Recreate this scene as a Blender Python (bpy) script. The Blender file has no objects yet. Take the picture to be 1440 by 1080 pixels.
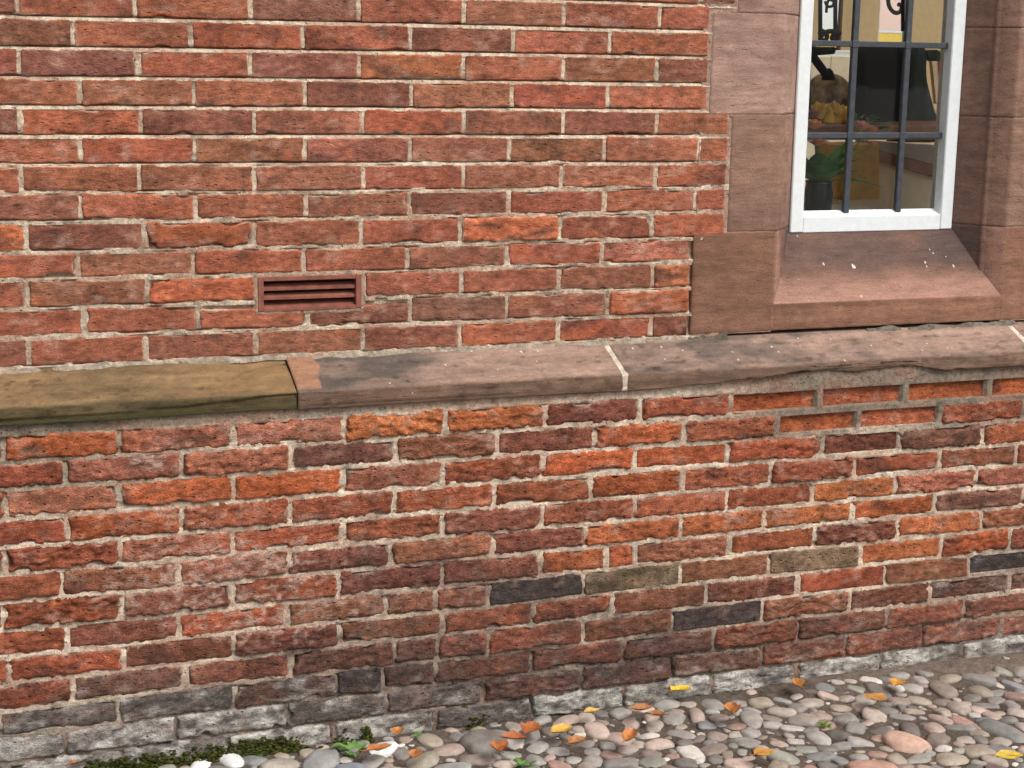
import bpy, math, random
import numpy as np
from mathutils import Matrix, Vector

random.seed(7)
RNG = np.random.default_rng(11)
S = bpy.context.scene
C = S.collection

# ------------------------------------------------------------------ camera
FPX = 2319.457
YAW, PITCH, ROLL = 0.3523, 0.1971, 0.0165
CAM = np.array([0.40245, -3.48961, 1.5346])
_f = np.array([math.sin(YAW)*math.cos(PITCH), math.cos(YAW)*math.cos(PITCH), -math.sin(PITCH)])
_r = np.cross(_f, [0, 0, 1]); _r /= np.linalg.norm(_r)
_u = np.cross(_r, _f)
CR = _r*math.cos(ROLL) + _u*math.sin(ROLL)
CU = _u*math.cos(ROLL) - _r*math.sin(ROLL)
cd = bpy.data.cameras.new('camera')
cam = bpy.data.objects.new('camera', cd); C.objects.link(cam)
cd.sensor_width = 36.0; cd.lens = FPX/1440*36.0
cd.clip_start = 0.05; cd.clip_end = 1000
m = Matrix(((CR[0], CU[0], -_f[0], CAM[0]), (CR[1], CU[1], -_f[1], CAM[1]), (CR[2], CU[2], -_f[2], CAM[2]), (0, 0, 0, 1)))
cam.matrix_world = m
S.camera = cam
S.render.resolution_x, S.render.resolution_y = 1024, 768

# ------------------------------------------------------------------ sky, sun, exposure
SUN_EL, SUN_AZ = math.radians(52), math.radians(152)      # azimuth from +Y, clockwise
w = bpy.data.worlds.new('World'); S.world = w; w.use_nodes = True
nt = w.node_tree; nt.nodes.clear()
sky = nt.nodes.new('ShaderNodeTexSky'); sky.sky_type = 'NISHITA'; sky.sun_disc = False
sky.sun_elevation = SUN_EL; sky.sun_rotation = SUN_AZ
sky.air_density = 1.0; sky.dust_density = 6.0; sky.ozone_density = 0.6
hs = nt.nodes.new('ShaderNodeHueSaturation'); hs.inputs['Saturation'].default_value = 0.25
bg = nt.nodes.new('ShaderNodeBackground'); bg.inputs['Strength'].default_value = 0.13
wo = nt.nodes.new('ShaderNodeOutputWorld')
nt.links.new(sky.outputs[0], hs.inputs['Color']); nt.links.new(hs.outputs[0], bg.inputs[0]); nt.links.new(bg.outputs[0], wo.inputs[0])
sl = bpy.data.lights.new('sun', 'SUN'); sl.energy = 1.3; sl.angle = math.radians(18); sl.color = (1.0, 0.95, 0.88)
sun = bpy.data.objects.new('sun', sl); C.objects.link(sun)
sd = Vector((math.sin(SUN_AZ)*math.cos(SUN_EL), math.cos(SUN_AZ)*math.cos(SUN_EL), math.sin(SUN_EL)))
sun.rotation_euler = sd.to_track_quat('Z', 'Y').to_euler(); sun.location = (0, -6, 8)
S.view_settings.view_transform = 'Standard'; S.view_settings.look = 'None'
S.view_settings.gamma = 1.0; S.view_settings.use_curve_mapping = False
S.view_settings.exposure = 0.38

# ------------------------------------------------------------------ pixel -> place
def raydir(px, py):
    return CR*(px-720)/FPX + CU*(540-py)/FPX + _f
def atY(px, py, Y):
    d = raydir(px, py); t = (Y-CAM[1])/d[1]; return CAM + t*d
def atZ(px, py, Z):
    d = raydir(px, py); t = (Z-CAM[2])/d[2]; return CAM + t*d
def perp_x(px, zfun, Y):
    y = 500.0
    for _ in range(12):
        q = atY(px, y, Y); q2 = atY(px, y+10, Y)
        y += 10*(zfun(q[0])-q[2])/(q2[2]-q[2])
    return float(atY(px, y, Y)[0])

# ------------------------------------------------------------------ noise (numpy)
def _h(i, j, k, s):
    n = (i.astype(np.int64)*374761393 + j.astype(np.int64)*668265263 + k.astype(np.int64)*2147483647 + s*1274126177) & 0xffffffff
    n = ((n ^ (n >> 13))*1274126177) & 0xffffffff
    n = ((n ^ (n >> 16))*2246822519) & 0xffffffff
    n = n ^ (n >> 15)
    return (n & 0xffffff)/float(0xffffff)*2-1
def vn(x, y, z, s=0):
    x, y, z = np.broadcast_arrays(np.asarray(x, float), np.asarray(y, float), np.asarray(z, float))
    xi, yi, zi = np.floor(x), np.floor(y), np.floor(z)
    fx, fy, fz = x-xi, y-yi, z-zi
    fx = fx*fx*(3-2*fx); fy = fy*fy*(3-2*fy); fz = fz*fz*(3-2*fz)
    r = 0
    for a in (0, 1):
        for b in (0, 1):
            for c in (0, 1):
                r = r + _h(xi+a, yi+b, zi+c, s)*(fx if a else 1-fx)*(fy if b else 1-fy)*(fz if c else 1-fz)
    return r
def fbm(x, y, z, s=0, o=3):
    r = 0; a = 1; t = 0
    for k in range(o):
        r = r + a*vn(x*2**k+7.3*k, y*2**k+3.1*k, z*2**k+1.7*k, s+k*17); t += a; a *= .55
    return r/t
def sstep(a, b, x):
    t = np.clip((x-a)/(b-a), 0, 1); return t*t*(3-2*t)
def lin(c):
    c = np.asarray(c, float)/255.0
    return np.where(c <= 0.04045, c/12.92, ((c+0.055)/1.055)**2.4)

# ------------------------------------------------------------------ mesh helpers
def mesh_np(name, V, F, col=None, smooth=True):
    me = bpy.data.meshes.new(name)
    V = np.asarray(V, np.float32)
    if isinstance(F, np.ndarray):
        n = F.shape[1]; nf = len(F)
        me.vertices.add(len(V)); me.vertices.foreach_set('co', V.ravel())
        me.loops.add(nf*n); me.loops.foreach_set('vertex_index', F.astype(np.int32).ravel())
        me.polygons.add(nf); me.polygons.foreach_set('loop_start', np.arange(0, nf*n, n, dtype=np.int32))
        me.update(calc_edges=True); me.validate()
    else:
        me.from_pydata([tuple(v) for v in V.tolist()], [], F)
    if smooth:
        me.polygons.foreach_set('use_smooth', np.ones(len(me.polygons), bool))
    if col is not None:
        a = me.color_attributes.new('Col', 'FLOAT_COLOR', 'POINT')
        cc = np.ones((len(V), 4), np.float32); cc[:, :3] = col
        a.data.foreach_set('color', cc.ravel())
    return me
def link(name, me, mat=None, parent=None, loc=None):
    o = bpy.data.objects.new(name, me); C.objects.link(o)
    if mat is not None and me is not None: me.materials.clear(); me.materials.append(mat)
    if loc is not None: o.location = loc
    if parent is not None: o.parent = parent
    return o
def tag(o, label=None, cat=None, group=None, kind=None):
    if label: o['label'] = label
    if cat: o['category'] = cat
    if group: o['group'] = group
    if kind: o['kind'] = kind
    return o
def empty(name, loc, label, cat, group=None):
    o = bpy.data.objects.new(name, None); C.objects.link(o); o.location = loc; o.empty_display_size = .1
    return tag(o, label, cat, group)
def centred(V):
    c = (V.min(0)+V.max(0))/2; return V-c, c
def part(name, V, F, mat, root=None, col=None, smooth=True, kind=None):
    """world-space vertices -> object with its origin at its own centre, under root (root has no rotation)"""
    V = np.asarray(V, float); v, c = centred(V)
    me = mesh_np(name, v, F, col, smooth)
    loc = c - (np.array(root_world(root)) if root is not None else 0)
    o = link(name, me, mat, root, loc)
    if kind: o['kind'] = kind
    return o
def root_world(o):
    p = Vector((0, 0, 0))
    while o is not None:
        p = p + o.location; o = o.parent
    return p
def gridfaces(nu, nv, off=0):
    i = np.arange(nu-1)[:, None]*nv + np.arange(nv-1)[None, :]
    q = np.stack([i, i+nv, i+nv+1, i+1], -1).reshape(-1, 4)
    return q + off
class MB:
    """collects boxes, tubes and sheets in one mesh"""
    def __init__(s): s.V = []; s.F = []; s.n = 0
    def add(s, V, F):
        V = np.asarray(V, float)
        s.V.append(V); s.F += [tuple(int(i)+s.n for i in f) for f in F]; s.n += len(V); return s
    def box(s, a, b):
        x0, y0, z0 = a; x1, y1, z1 = b
        V = [(x0,y0,z0),(x1,y0,z0),(x1,y1,z0),(x0,y1,z0),(x0,y0,z1),(x1,y0,z1),(x1,y1,z1),(x0,y1,z1)]
        return s.add(V, [(0,3,2,1),(4,5,6,7),(0,1,5,4),(1,2,6,5),(2,3,7,6),(3,0,4,7)])
    def bbox(s, a, b, r=.002):
        """box with chamfered edges"""
        a = np.array(a, float); b = np.array(b, float); V = []; 
        import itertools
        idx = {}
        for sx, sy, sz in itertools.product((0,1), repeat=3):
            for ax in range(3):
                p = np.array([(b if t else a)[k] for k, t in enumerate((sx,sy,sz))])
                for k, t in enumerate((sx,sy,sz)):
                    if k != ax: p[k] += r*(-1 if t else 1)
                idx[(sx,sy,sz,ax)] = len(V); V.append(p)
        F = []
        for ax in range(3):
            o = [k for k in range(3) if k != ax]
            for t in (0,1):
                f = []
                for (p, q) in ((0,0),(1,0),(1,1),(0,1)):
                    c = [0,0,0]; c[ax] = t; c[o[0]] = p; c[o[1]] = q; f.append(idx[(*c, ax)])
                if (t == 1) == (ax == 1): f = f[::-1]
                F.append(tuple(f))
        for ax in range(3):           # edge chamfers along axis ax
            o = [k for k in range(3) if k != ax]
            for p in (0,1):
                for q in (0,1):
                    f = []
                    for t, which in ((0,o[0]),(1,o[0]),(1,o[1]),(0,o[1])):
                        c = [0,0,0]; c[ax] = t; c[o[0]] = p; c[o[1]] = q; f.append(idx[(*c, which)])
                    F.append(tuple(f))
        for sx, sy, sz in itertools.product((0,1), repeat=3):
            F.append(tuple(idx[(sx,sy,sz,k)] for k in range(3)))
        return s.add(V, F)
    def tube(s, pts, r, n=8):
        pts = [np.array(p, float) for p in pts]; rr = r if hasattr(r, '__len__') else [r]*len(pts)
        V = []; k = len(pts); prev = None
        for i, p in enumerate(pts):
            t = pts[min(i+1, k-1)]-pts[max(i-1, 0)]; t /= np.linalg.norm(t)+1e-9
            a = np.array([0,0,1.0]) if abs(t[2]) < .9 else np.array([1.0,0,0])
            if prev is not None: a = prev
            u = a - t*(a@t); u /= np.linalg.norm(u)+1e-9; prev = u; v = np.cross(t, u)
            for j in range(n):
                an = 2*math.pi*j/n; V.append(p + rr[i]*(u*math.cos(an)+v*math.sin(an)))
        F = [(i*n+j, i*n+(j+1)%n, (i+1)*n+(j+1)%n, (i+1)*n+j) for i in range(k-1) for j in range(n)]
        F += [tuple(range(n))[::-1], tuple((k-1)*n+j for j in range(n))]
        return s.add(V, F)
    def lathe(s, c, prof, n=20):
        V = []; k = len(prof)
        for r, z in prof:
            for j in range(n):
                an = 2*math.pi*j/n; V.append((c[0]+r*math.cos(an), c[1]+r*math.sin(an), c[2]+z))
        F = [(i*n+j, i*n+(j+1)%n, (i+1)*n+(j+1)%n, (i+1)*n+j) for i in range(k-1) for j in range(n)]
        return s.add(V, F)
    def build(s, name, mat, root=None, smooth=False, kind=None, col=None):
        V = np.concatenate(s.V)
        return part(name, V, s.F, mat, root, None if col is None else np.tile(col, (len(V), 1)), smooth, kind)

# ------------------------------------------------------------------ materials
def newmat(name):
    mt = bpy.data.materials.new(name); mt.use_nodes = True
    t = mt.node_tree; b = t.nodes['Principled BSDF']
    return mt, t, b
def N(t, typ, **kw):
    n = t.nodes.new(typ)
    for k, v in kw.items():
        if k in n.inputs: n.inputs[k].default_value = v
        else: setattr(n, k, v)
    return n
def grainy(name, rough=0.9, grain=500, gamt=0.25, mid=60, mamt=0.25, stretch=(1,1,1), bump=0.5, bdist=0.0015, pits=0.0, spec=0.25, fixed=None, speck=0.0, speckcol=(.7,.66,.6)):
    """colour from the mesh attribute Col, broken up by grain, blotches and pits at world scale"""
    mt, t, b = newmat(name); L = t.links.new
    if fixed is None:
        at = N(t, 'ShaderNodeAttribute'); at.attribute_name = 'Col'; base = at.outputs['Color']
    else:
        at = N(t, 'ShaderNodeRGB'); at.outputs[0].default_value = (*fixed, 1); base = at.outputs[0]
    geo = N(t, 'ShaderNodeNewGeometry'); mp = N(t, 'ShaderNodeMapping'); mp.inputs['Scale'].default_value = stretch
    L(geo.outputs['Position'], mp.inputs['Vector'])
    n1 = N(t, 'ShaderNodeTexNoise', Scale=grain, Detail=3.0, Roughness=.65); n2 = N(t, 'ShaderNodeTexNoise', Scale=mid, Detail=5.0, Roughness=.65)
    L(mp.outputs[0], n1.inputs['Vector']); L(mp.outputs[0], n2.inputs['Vector'])
    def rng(src, a, lo=.3, hi=.7):
        r = N(t, 'ShaderNodeMapRange'); r.inputs['From Min'].default_value = lo; r.inputs['From Max'].default_value = hi
        r.inputs['To Min'].default_value = 1-a; r.inputs['To Max'].default_value = 1+a; L(src, r.inputs['Value']); return r.outputs[0]
    m1 = N(t, 'ShaderNodeMath', operation='MULTIPLY'); L(rng(n1.outputs[0], gamt), m1.inputs[0]); L(rng(n2.outputs[0], mamt), m1.inputs[1])
    mul = N(t, 'ShaderNodeVectorMath', operation='SCALE'); L(base, mul.inputs[0]); L(m1.outputs[0], mul.inputs['Scale'])
    colour = mul.outputs[0]
    hsum = N(t, 'ShaderNodeMath', operation='MULTIPLY_ADD'); L(n2.outputs[0], hsum.inputs[0]); hsum.inputs[1].default_value = 1.6; L(n1.outputs[0], hsum.inputs[2])
    height = hsum.outputs[0]
    if pits > 0:
        vo = N(t, 'ShaderNodeTexVoronoi', Scale=90.0); L(mp.outputs[0], vo.inputs['Vector'])
        pr = N(t, 'ShaderNodeMapRange'); pr.inputs['From Min'].default_value = .10; pr.inputs['From Max'].default_value = .26; pr.inputs['To Min'].default_value = 1.0; pr.inputs['To Max'].default_value = 0.0
        L(vo.outputs['Distance'], pr.inputs['Value'])
        sel = N(t, 'ShaderNodeMath', operation='GREATER_THAN'); sel.inputs[1].default_value = .72
        sp = N(t, 'ShaderNodeSeparateColor'); L(vo.outputs['Color'], sp.inputs[0]); L(sp.outputs[0], sel.inputs[0])
        pm = N(t, 'ShaderNodeMath', operation='MULTIPLY'); L(pr.outputs[0], pm.inputs[0]); L(sel.outputs[0], pm.inputs[1])
        hp = N(t, 'ShaderNodeMath', operation='MULTIPLY_ADD'); L(pm.outputs[0], hp.inputs[0]); hp.inputs[1].default_value = -pits*2; L(height, hp.inputs[2]); height = hp.outputs[0]
        dk = N(t, 'ShaderNodeMix', data_type='RGBA'); pf = N(t, 'ShaderNodeMath', operation='MULTIPLY'); L(pm.outputs[0], pf.inputs[0]); pf.inputs[1].default_value = min(.6, pits)
        L(pf.outputs[0], dk.inputs[0]); L(colour, dk.inputs[6]); dk.inputs[7].default_value = (.03, .02, .018, 1); colour = dk.outputs[2]
    if speck > 0:
        ns = N(t, 'ShaderNodeTexNoise', Scale=230.0, Detail=2.0); L(geo.outputs['Position'], ns.inputs['Vector'])
        rs = N(t, 'ShaderNodeMapRange'); rs.inputs['From Min'].default_value = .66; rs.inputs['From Max'].default_value = .76; rs.inputs['To Max'].default_value = speck
        L(ns.outputs[0], rs.inputs['Value'])
        mx = N(t, 'ShaderNodeMix', data_type='RGBA'); L(rs.outputs[0], mx.inputs[0]); L(colour, mx.inputs[6]); mx.inputs[7].default_value = (*speckcol, 1); colour = mx.outputs[2]
    L(colour, b.inputs['Base Color'])
    b.inputs['Roughness'].default_value = rough; b.inputs['Specular IOR Level'].default_value = spec
    bp = N(t, 'ShaderNodeBump', Strength=bump, Distance=bdist); L(height, bp.inputs['Height']); L(bp.outputs[0], b.inputs['Normal'])
    return mt
def plain(name, col, rough=.6, metal=0.0, spec=.4, noise=.12, scale=40):
    mt, t, b = newmat(name); L = t.links.new
    n = N(t, 'ShaderNodeTexNoise', Scale=float(scale), Detail=4.0); geo = N(t, 'ShaderNodeNewGeometry'); L(geo.outputs['Position'], n.inputs['Vector'])
    r = N(t, 'ShaderNodeMapRange'); r.inputs['From Min'].default_value = .3; r.inputs['From Max'].default_value = .7; r.inputs['To Min'].default_value = 1-noise; r.inputs['To Max'].default_value = 1+noise
    L(n.outputs[0], r.inputs['Value'])
    s = N(t, 'ShaderNodeVectorMath', operation='SCALE'); s.inputs[0].default_value = col[:3]; L(r.outputs[0], s.inputs['Scale'])
    L(s.outputs[0], b.inputs['Base Color']); b.inputs['Roughness'].default_value = rough; b.inputs['Metallic'].default_value = metal; b.inputs['Specular IOR Level'].default_value = spec
    bp = N(t, 'ShaderNodeBump', Strength=.25, Distance=.001); L(n.outputs[0], bp.inputs['Height']); L(bp.outputs[0], b.inputs['Normal'])
    return mt
M = {}
M['brick'] = grainy('brick_face', rough=.93, grain=420, gamt=.34, mid=75, mamt=.42, stretch=(.6,1,1.3), bump=.9, bdist=.0028, pits=.45, spec=.2, speck=.14, speckcol=(.5,.4,.34))
M['brick_rough'] = grainy('eroded_brick', rough=.96, grain=380, gamt=.4, mid=70, mamt=.5, stretch=(.7,1,1.2), bump=1.0, bdist=.0065, pits=.55, spec=.15, speck=.2, speckcol=(.5,.38,.32))
M['mortar'] = grainy('lime_mortar', rough=.95, grain=480, gamt=.3, mid=90, mamt=.36, bump=1.0, bdist=.004, pits=.4, spec=.15)
M['stone'] = grainy('red_sandstone', rough=.88, grain=480, gamt=.25, mid=40, mamt=.22, stretch=(.35,.8,1.5), bump=.9, bdist=.003, pits=.25, spec=.25)
M['cobble'] = grainy('cobble', rough=.62, grain=420, gamt=.16, mid=45, mamt=.25, bump=.3, bdist=.001, spec=.35)
M['dirt'] = grainy('damp_soil', rough=.95, grain=300, gamt=.4, mid=60, mamt=.4, bump=1.0, bdist=.004, spec=.15)
M['moss'] = grainy('moss', rough=.95, grain=500, gamt=.5, mid=80, mamt=.5, bump=1.0, bdist=.003, spec=.1)
M['leaf'] = grainy('leaf', rough=.55, grain=300, gamt=.12, mid=60, mamt=.22, bump=.3, bdist=.0008, spec=.35)
M['white'] = plain('white_gloss_paint', (.72,.76,.77), .4, spec=.4, noise=.05, scale=60)
M['iron'] = plain('grey_iron', (.062,.07,.082), .45, metal=.3, noise=.2, scale=60)
M['vent'] = plain('red_terracotta_paint', tuple(lin((128,76,62))), .65, noise=.3, scale=45)
M['black'] = plain('black', (.008,.008,.009), .7, spec=.12, noise=.1)
M['void'] = plain('vent_void', (.02,.017,.016), .9)
M['droppings'] = plain('droppings', (.60,.57,.53), .8, noise=.15, scale=200)

# ------------------------------------------------------------------ colours (sRGB)
CLS = {'r': (156,88,64), 'R': (166,88,62), 'o': (190,110,66), 'O': (184,94,56), 'p': (170,106,84), 'd': (122,75,62),
       'v': (114,81,70), 'b': (140,92,68), 'k': (76,67,64), 't': (134,112,90), 'g': (112,101,96), 'w': (164,158,150)}
def blend(cls, upper):
    c = np.array(CLS[cls], float)
    if cls in 'rRoOpdvb':
        f = .45 if upper else .26
        c = c*(1-f)+np.array((157,93,68) if upper else (168,94,64))*f
        c = c.mean()+(c-c.mean())*(.90 if upper else .92)
    return lin(c)
def grime(X, Z):
    """soot and salt crust on the plinth, crossing bricks and joints alike: (soot, chalk) weights"""
    n = fbm(X*6, 0, Z*11, 901, 4); n2 = fbm(X*28, 2, Z*60, 903, 3)
    e = lambda cx, cz, rx, rz: np.exp(-((X-cx)/rx)**2-((Z-cz)/rz)**2)
    a = 1.0*e(1.72, .27, .48, .15)+.9*e(1.25, .20, .35, .07)+1.1*e(2.98, .27, .25, .07)+.8*e(2.35, .14, .7, .07)+.5*e(1.3, .45, .25, .10)+.45*e(.75, .17, .3, .06)
    soot = np.clip(sstep(.15, 1.0, a*(1+.9*n)+.25*n2*a)*.72+.10*sstep(.2, .6, n+.4*n2), 0, .8)
    b = 1.6*e(1.02, .43, .24, .09)+.9*e(1.2, .30, .25, .06)+.6*e(.86, .70, .2, .05)+.55*e(1.55, .34, .10, .05)+.7*e(3.0, .22, .12, .03)+.4*e(.9, .58, .25, .05)
    chalk = np.clip(sstep(.2, .9, b*(1+.8*n2)+.15*n)*.7, 0, .75)
    return soot, chalk
def begrime(col, X, Z):
    s_, c_ = grime(X, Z)
    c_ = c_*sstep(-.1, .35, fbm(X*60, 4, Z*90, 907, 3)); s_ = s_*(.75+.5*fbm(X*45, 6, Z*70, 909, 3))
    col = col*(1-c_[..., None])+lin((196,164,148))*c_[..., None]
    return col*(1-s_[..., None])+lin((66,56,53))*s_[..., None]
MORT_LIGHT, MORT_GREY, MORT_DARK = lin((226,206,181)), lin((202,184,163)), lin((146,131,116))

# ------------------------------------------------------------------ brick builder
def edge_dense(w, coarse, fine):
    f = np.array(fine); mid0, mid1 = f[-1], w-f[-1]
    n = max(2, int(round((mid1-mid0)/coarse)))
    return np.concatenate([f, np.linspace(mid0, mid1, n+1)[1:-1], (w-f)[::-1]])
def brick_geo(x0, x1, zb, zt, Y, cls, rough, seed, set_back=0.0, stain=0.0, coarse=False, neat=False):
    """x0..x1 brick ends, zb/zt functions of x for its lower and upper arris; a weathered face with its returns"""
    w = x1-x0; xc = (x0+x1)/2; h = float(zt(xc)-zb(xc))
    if coarse:
        fx = [-.002, .003, .008]; ux = edge_dense(w, .05, fx); uz = edge_dense(h, .03, fx)
    else:
        fx = [-.003, -.0015, 0, .0015, .003, .005, .0075, .0105]
        g_ = .0046 if rough < .5 else .0034
        ux = edge_dense(w, g_, fx); uz = edge_dense(h, g_*.9, fx)
    s, t = np.meshgrid(ux, uz, indexing='ij')
    tilt = RNG.normal(0, .0006 if not rough else .0012)
    X = x0+s; Z = zb(X)+t + tilt*(s-w/2)/w*2
    sx = s-w/2; sz = t-h/2
    if neat: rough = .25
    cr = .0042+.0045*rough
    qx = np.abs(sx)-(w/2-cr); qz = np.abs(sz)-(h/2-cr)
    sd = np.sqrt(np.maximum(qx, 0)**2+np.maximum(qz, 0)**2)+np.minimum(np.maximum(qx, qz), 0)-cr
    wob = .0012+.0036*rough
    d = -sd + wob*(fbm(X*38, seed, Z*38, 3)*1.1 + 1.0*fbm(X*150, seed, Z*150, 5, 2)) - .0006-.0012*rough
    # bites out of some corners and arrises
    bite = fbm(X*22, seed*3.7, Z*22, 21, 2)
    d = d - (.004+.012*rough)*sstep(.22, .65, bite)*sstep(.022, .004, -sd)
    e = .0022+.0085*rough
    a = np.clip((e-d)/e, 0, 1)
    drop = (.0018+.0068*rough)*(1-np.sqrt(np.clip(1-a*a, 0, 1)))
    drop = drop + np.clip(-d, 0, .004)*4.0
    # relief : wire-cut drag on the upper bricks, laminated erosion on the lower ones
    rel = (.0005+.0006*rough)*fbm(X*40, seed, Z*90, 8)
    if rough > .4:
        lam = fbm(X*18, seed*1.3, Z*70+fbm(X*14, seed, Z*20, 44, 2)*1.8, 9, 3)
        rel = rel + rough*(.0042*(1-2*np.abs(lam))*.7 + .0036*fbm(X*26, seed, Z*34, 31, 3) + .0026*fbm(X*80, seed, Z*110, 33, 2) + .0022*np.minimum(0, .25-np.abs(fbm(X*45, seed*.3, Z*75, 35, 2))*2))+.0018*rough
        spall = sstep(.28, .45, fbm(X*15+seed, seed*2.1, Z*30, 12, 2))
        rel = rel - rough*.0035*spall
    else:
        crease = fbm(X*16, seed, Z*60, 15, 2)
        rel = rel - .0012*sstep(.045, 0, np.abs(crease))*sstep(.0, .5, fbm(X*9, seed, 0*Z, 16, 2))
    rel = rel*RNG.choice([.3, .6, .85, 1.2, 1.8], p=[.25, .25, .25, .17, .08])
    Yv = Y + set_back + drop - rel + RNG.normal(0, .0006+.0012*rough)
    V = np.stack([X, Yv, Z], -1).reshape(-1, 3)
    nu, nv = s.shape; F = gridfaces(nu, nv)
    # returns running back into the wall
    ring = np.concatenate([np.arange(nu)*nv, (nu-1)*nv+np.arange(1, nv), (np.arange(nu-2, -1, -1))*nv+nv-1, np.arange(nv-2, 0, -1)])
    back = V[ring].copy(); back[:, 1] = Y+.05
    n0 = len(V); k = len(ring); i = np.arange(k); j = (i+1) % k
    side = np.stack([ring[i], n0+i, n0+j, ring[j]], -1)
    V = np.concatenate([V, back]); F = np.concatenate([F, side])
    # colour
    c = blend(cls, Y > -.05)*(1+RNG.normal(0, .07))*(1+RNG.normal(0, .025, 3))
    n_lo = fbm(X*9, seed, Z*16, 51, 2); n_md = fbm(X*34, seed, Z*60, 53, 3); n_hi = fbm(X*110, seed, Z*150, 57, 2)
    v = 1+.42*n_lo+.36*n_md+.30*n_hi
    col = c[None, None, :]*np.clip(v, .35, 1.8)[..., None]
    dark = sstep(.22, .62, fbm(X*13+5, seed*1.9, Z*26, 61, 3))*(.68 if cls not in 'kg' else .2)
    col = col*(1-dark[..., None]) + lin((88,62,54))*dark[..., None]
    warm = sstep(.25, .6, fbm(X*17+1, seed*2.9, Z*30, 63, 3))*(.55 if cls in 'rRoOpb' else .12)
    col = col*(1-warm[..., None]) + lin((176,98,66))*warm[..., None]
    pale = sstep(.1, .65, fbm(X*30+9, seed*.7, Z*44, 67, 3))*(.42+.2*rough*(cls in 'pbo'))
    col = col*(1-pale[..., None]) + lin((186,150,132))*pale[..., None]
    # mortar smeared over the arrises
    sm = sstep(.0035+.002*rough, .0, d+.0022*fbm(X*70, seed, Z*70, 71, 2))*sstep(.0, .35, fbm(X*12, seed, Z*25, 73, 2))
    if not neat: col = col*(1-.7*sm[..., None]) + MORT_GREY*.95*.7*sm[..., None]
    # grime in the hollows, lime bloom low down
    if stain > 0:
        sn = np.clip(stain*(.62+.9*fbm(X*14, seed, Z*30, 81, 4)), 0, .95)
        wn = sstep(-.25, .45, fbm(X*26, seed+3, Z*48, 83, 3)+(.08 if cls == 'w' else -.2))
        sc = lin((92,84,80))*(1-wn[..., None]) + lin((204,200,192))*wn[..., None]
        col = col*(1-sn[..., None]) + sc*sn[..., None]
    if Y < -.05: col = begrime(col, X, Z)
    col = np.concatenate([col.reshape(-1, 3), col.reshape(-1, 3)[ring]])
    return V, F, np.clip(col, .004, .9)

def make_bricks(root, rows, Y, rough_of, Xlo, Xhi, half_p, half_b, mat, stuffmat):
    """rows: dict(zb, zt, cells=[(x0,x1,cls,opts)]) ; bricks outside the picture are joined"""
    SV, SF, SC, n = [], [], [], 0
    for ri, r in enumerate(rows):
        for ci, (x0, x1, cls, o) in enumerate(r['cells']):
            seed = ri*13.7+ci*3.1+Y*900
            vis = not o.get('far')
            V, F, cl = brick_geo(x0+half_p, x1-half_p, lambda x, f=r['zb']: f(x)+half_b, lambda x, f=r['zt']: f(x)-half_b-o.get('cut', 0),
                                 Y, cls, rough_of(ri, cls, o), seed, o.get('back', 0), o.get('stain', 0), coarse=not vis, neat=o.get('neat', cls in 'kt'))
            if vis: part('brick', V, F, mat, root, cl)
            else:
                SV.append(V); SF.append(F+n); SC.append(cl); n += len(V)
    if SV:
        part('brickwork', np.concatenate(SV), np.concatenate(SF), stuffmat, root, np.concatenate(SC), kind='stuff')

def mortar_sheet(root, name, xs, beds, perps_rows, Y, depthf, colf, offs, half, top=()):
    """beds: list of functions (bottom..top); perps_rows[k]: joints in the course between beds k and k+1"""
    rowsZ, info = [], []
    for k, b in enumerate(beds):
        zc = b(xs)
        for o in (list(offs)+list(top) if k == len(beds)-1 else offs): rowsZ.append(zc+o); info.append((k, o, None))
        if k < len(beds)-1:
            zn = beds[k+1](xs)
            for f in (.34, .5, .66): rowsZ.append(zc*(1-f)+zn*f); info.append((k, None, k))
    Z = np.array(rowsZ).T; X = np.repeat(xs[:, None], Z.shape[1], 1)
    D = np.zeros_like(Z)
    for j, (k, o, mid) in enumerate(info):
        course = mid if mid is not None else (k if o > 0 else k-1)
        if 0 <= course < len(perps_rows) and len(perps_rows[course]):
            P = np.array(sorted(perps_rows[course])); dx = np.min(np.abs(xs[:, None]-P[None, :]), 1)
        else: dx = np.full(len(xs), 9.0)
        D[:, j] = depthf(xs, Z[:, j], k, o, dx)
    col = colf(X, Z)
    V = np.stack([X, Y+D, Z], -1).reshape(-1, 3)
    return part(name, V, gridfaces(*X.shape), M['mortar'], root, col.reshape(-1, 3))

# ------------------------------------------------------------------ UPPER WALL
UB = [[1.5925,1.595,1.5947],[1.5331,1.5358,1.5358],[1.4748,1.4763,1.4748],[1.4174,1.4163,1.4151],[1.3583,1.3575,1.3565],[1.3003,1.2983,1.2944],
      [1.2432,1.2387,1.2367],[1.1844,1.1802,1.1787],[1.1224,1.1183,1.1187],[1.0672,1.0607,1.0616],[1.0057,1.0042,1.0008],[.9454,.9427,.9395]]
XS3 = [.576, 1.285, 2.104]
def bed_u(k):
    if k < 0:
        v = [a-.0588*k for a in UB[0]]
    elif k > 11: v = [.8835, .8815, .8835]
    else: v = UB[k]
    return lambda x, v=v: np.interp(x, XS3, v)
UP = [[24,190,352,505,653,793,928],[102,268,426,577,722,858],[27,193,352,505,652,792,924],[112,273,429,579,720,855],[28,198,358,510,653,792,924],
      [113,274,429,577,716,851,983],[30,196,358,511,652,790,922],[113,275,430,576,716,850,978],[37,203,358,508,648,787,917],[110,272,427,573,713,847],
      [38,207,362,512,649,786,918],[119,279,432,577,713,855],[40,205,360,511,647,785,916]]
UC = ['drrvrbrr','brRrdrr','rvrdorbd','rbrdbRr','vRdpRbdr','rRbpdbpr','rrbprppr','dRrbdrrR','OdOrrOrR','rbRrbrp','rbO rrbo','RrrdvbO','drdbdrRd']
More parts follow.
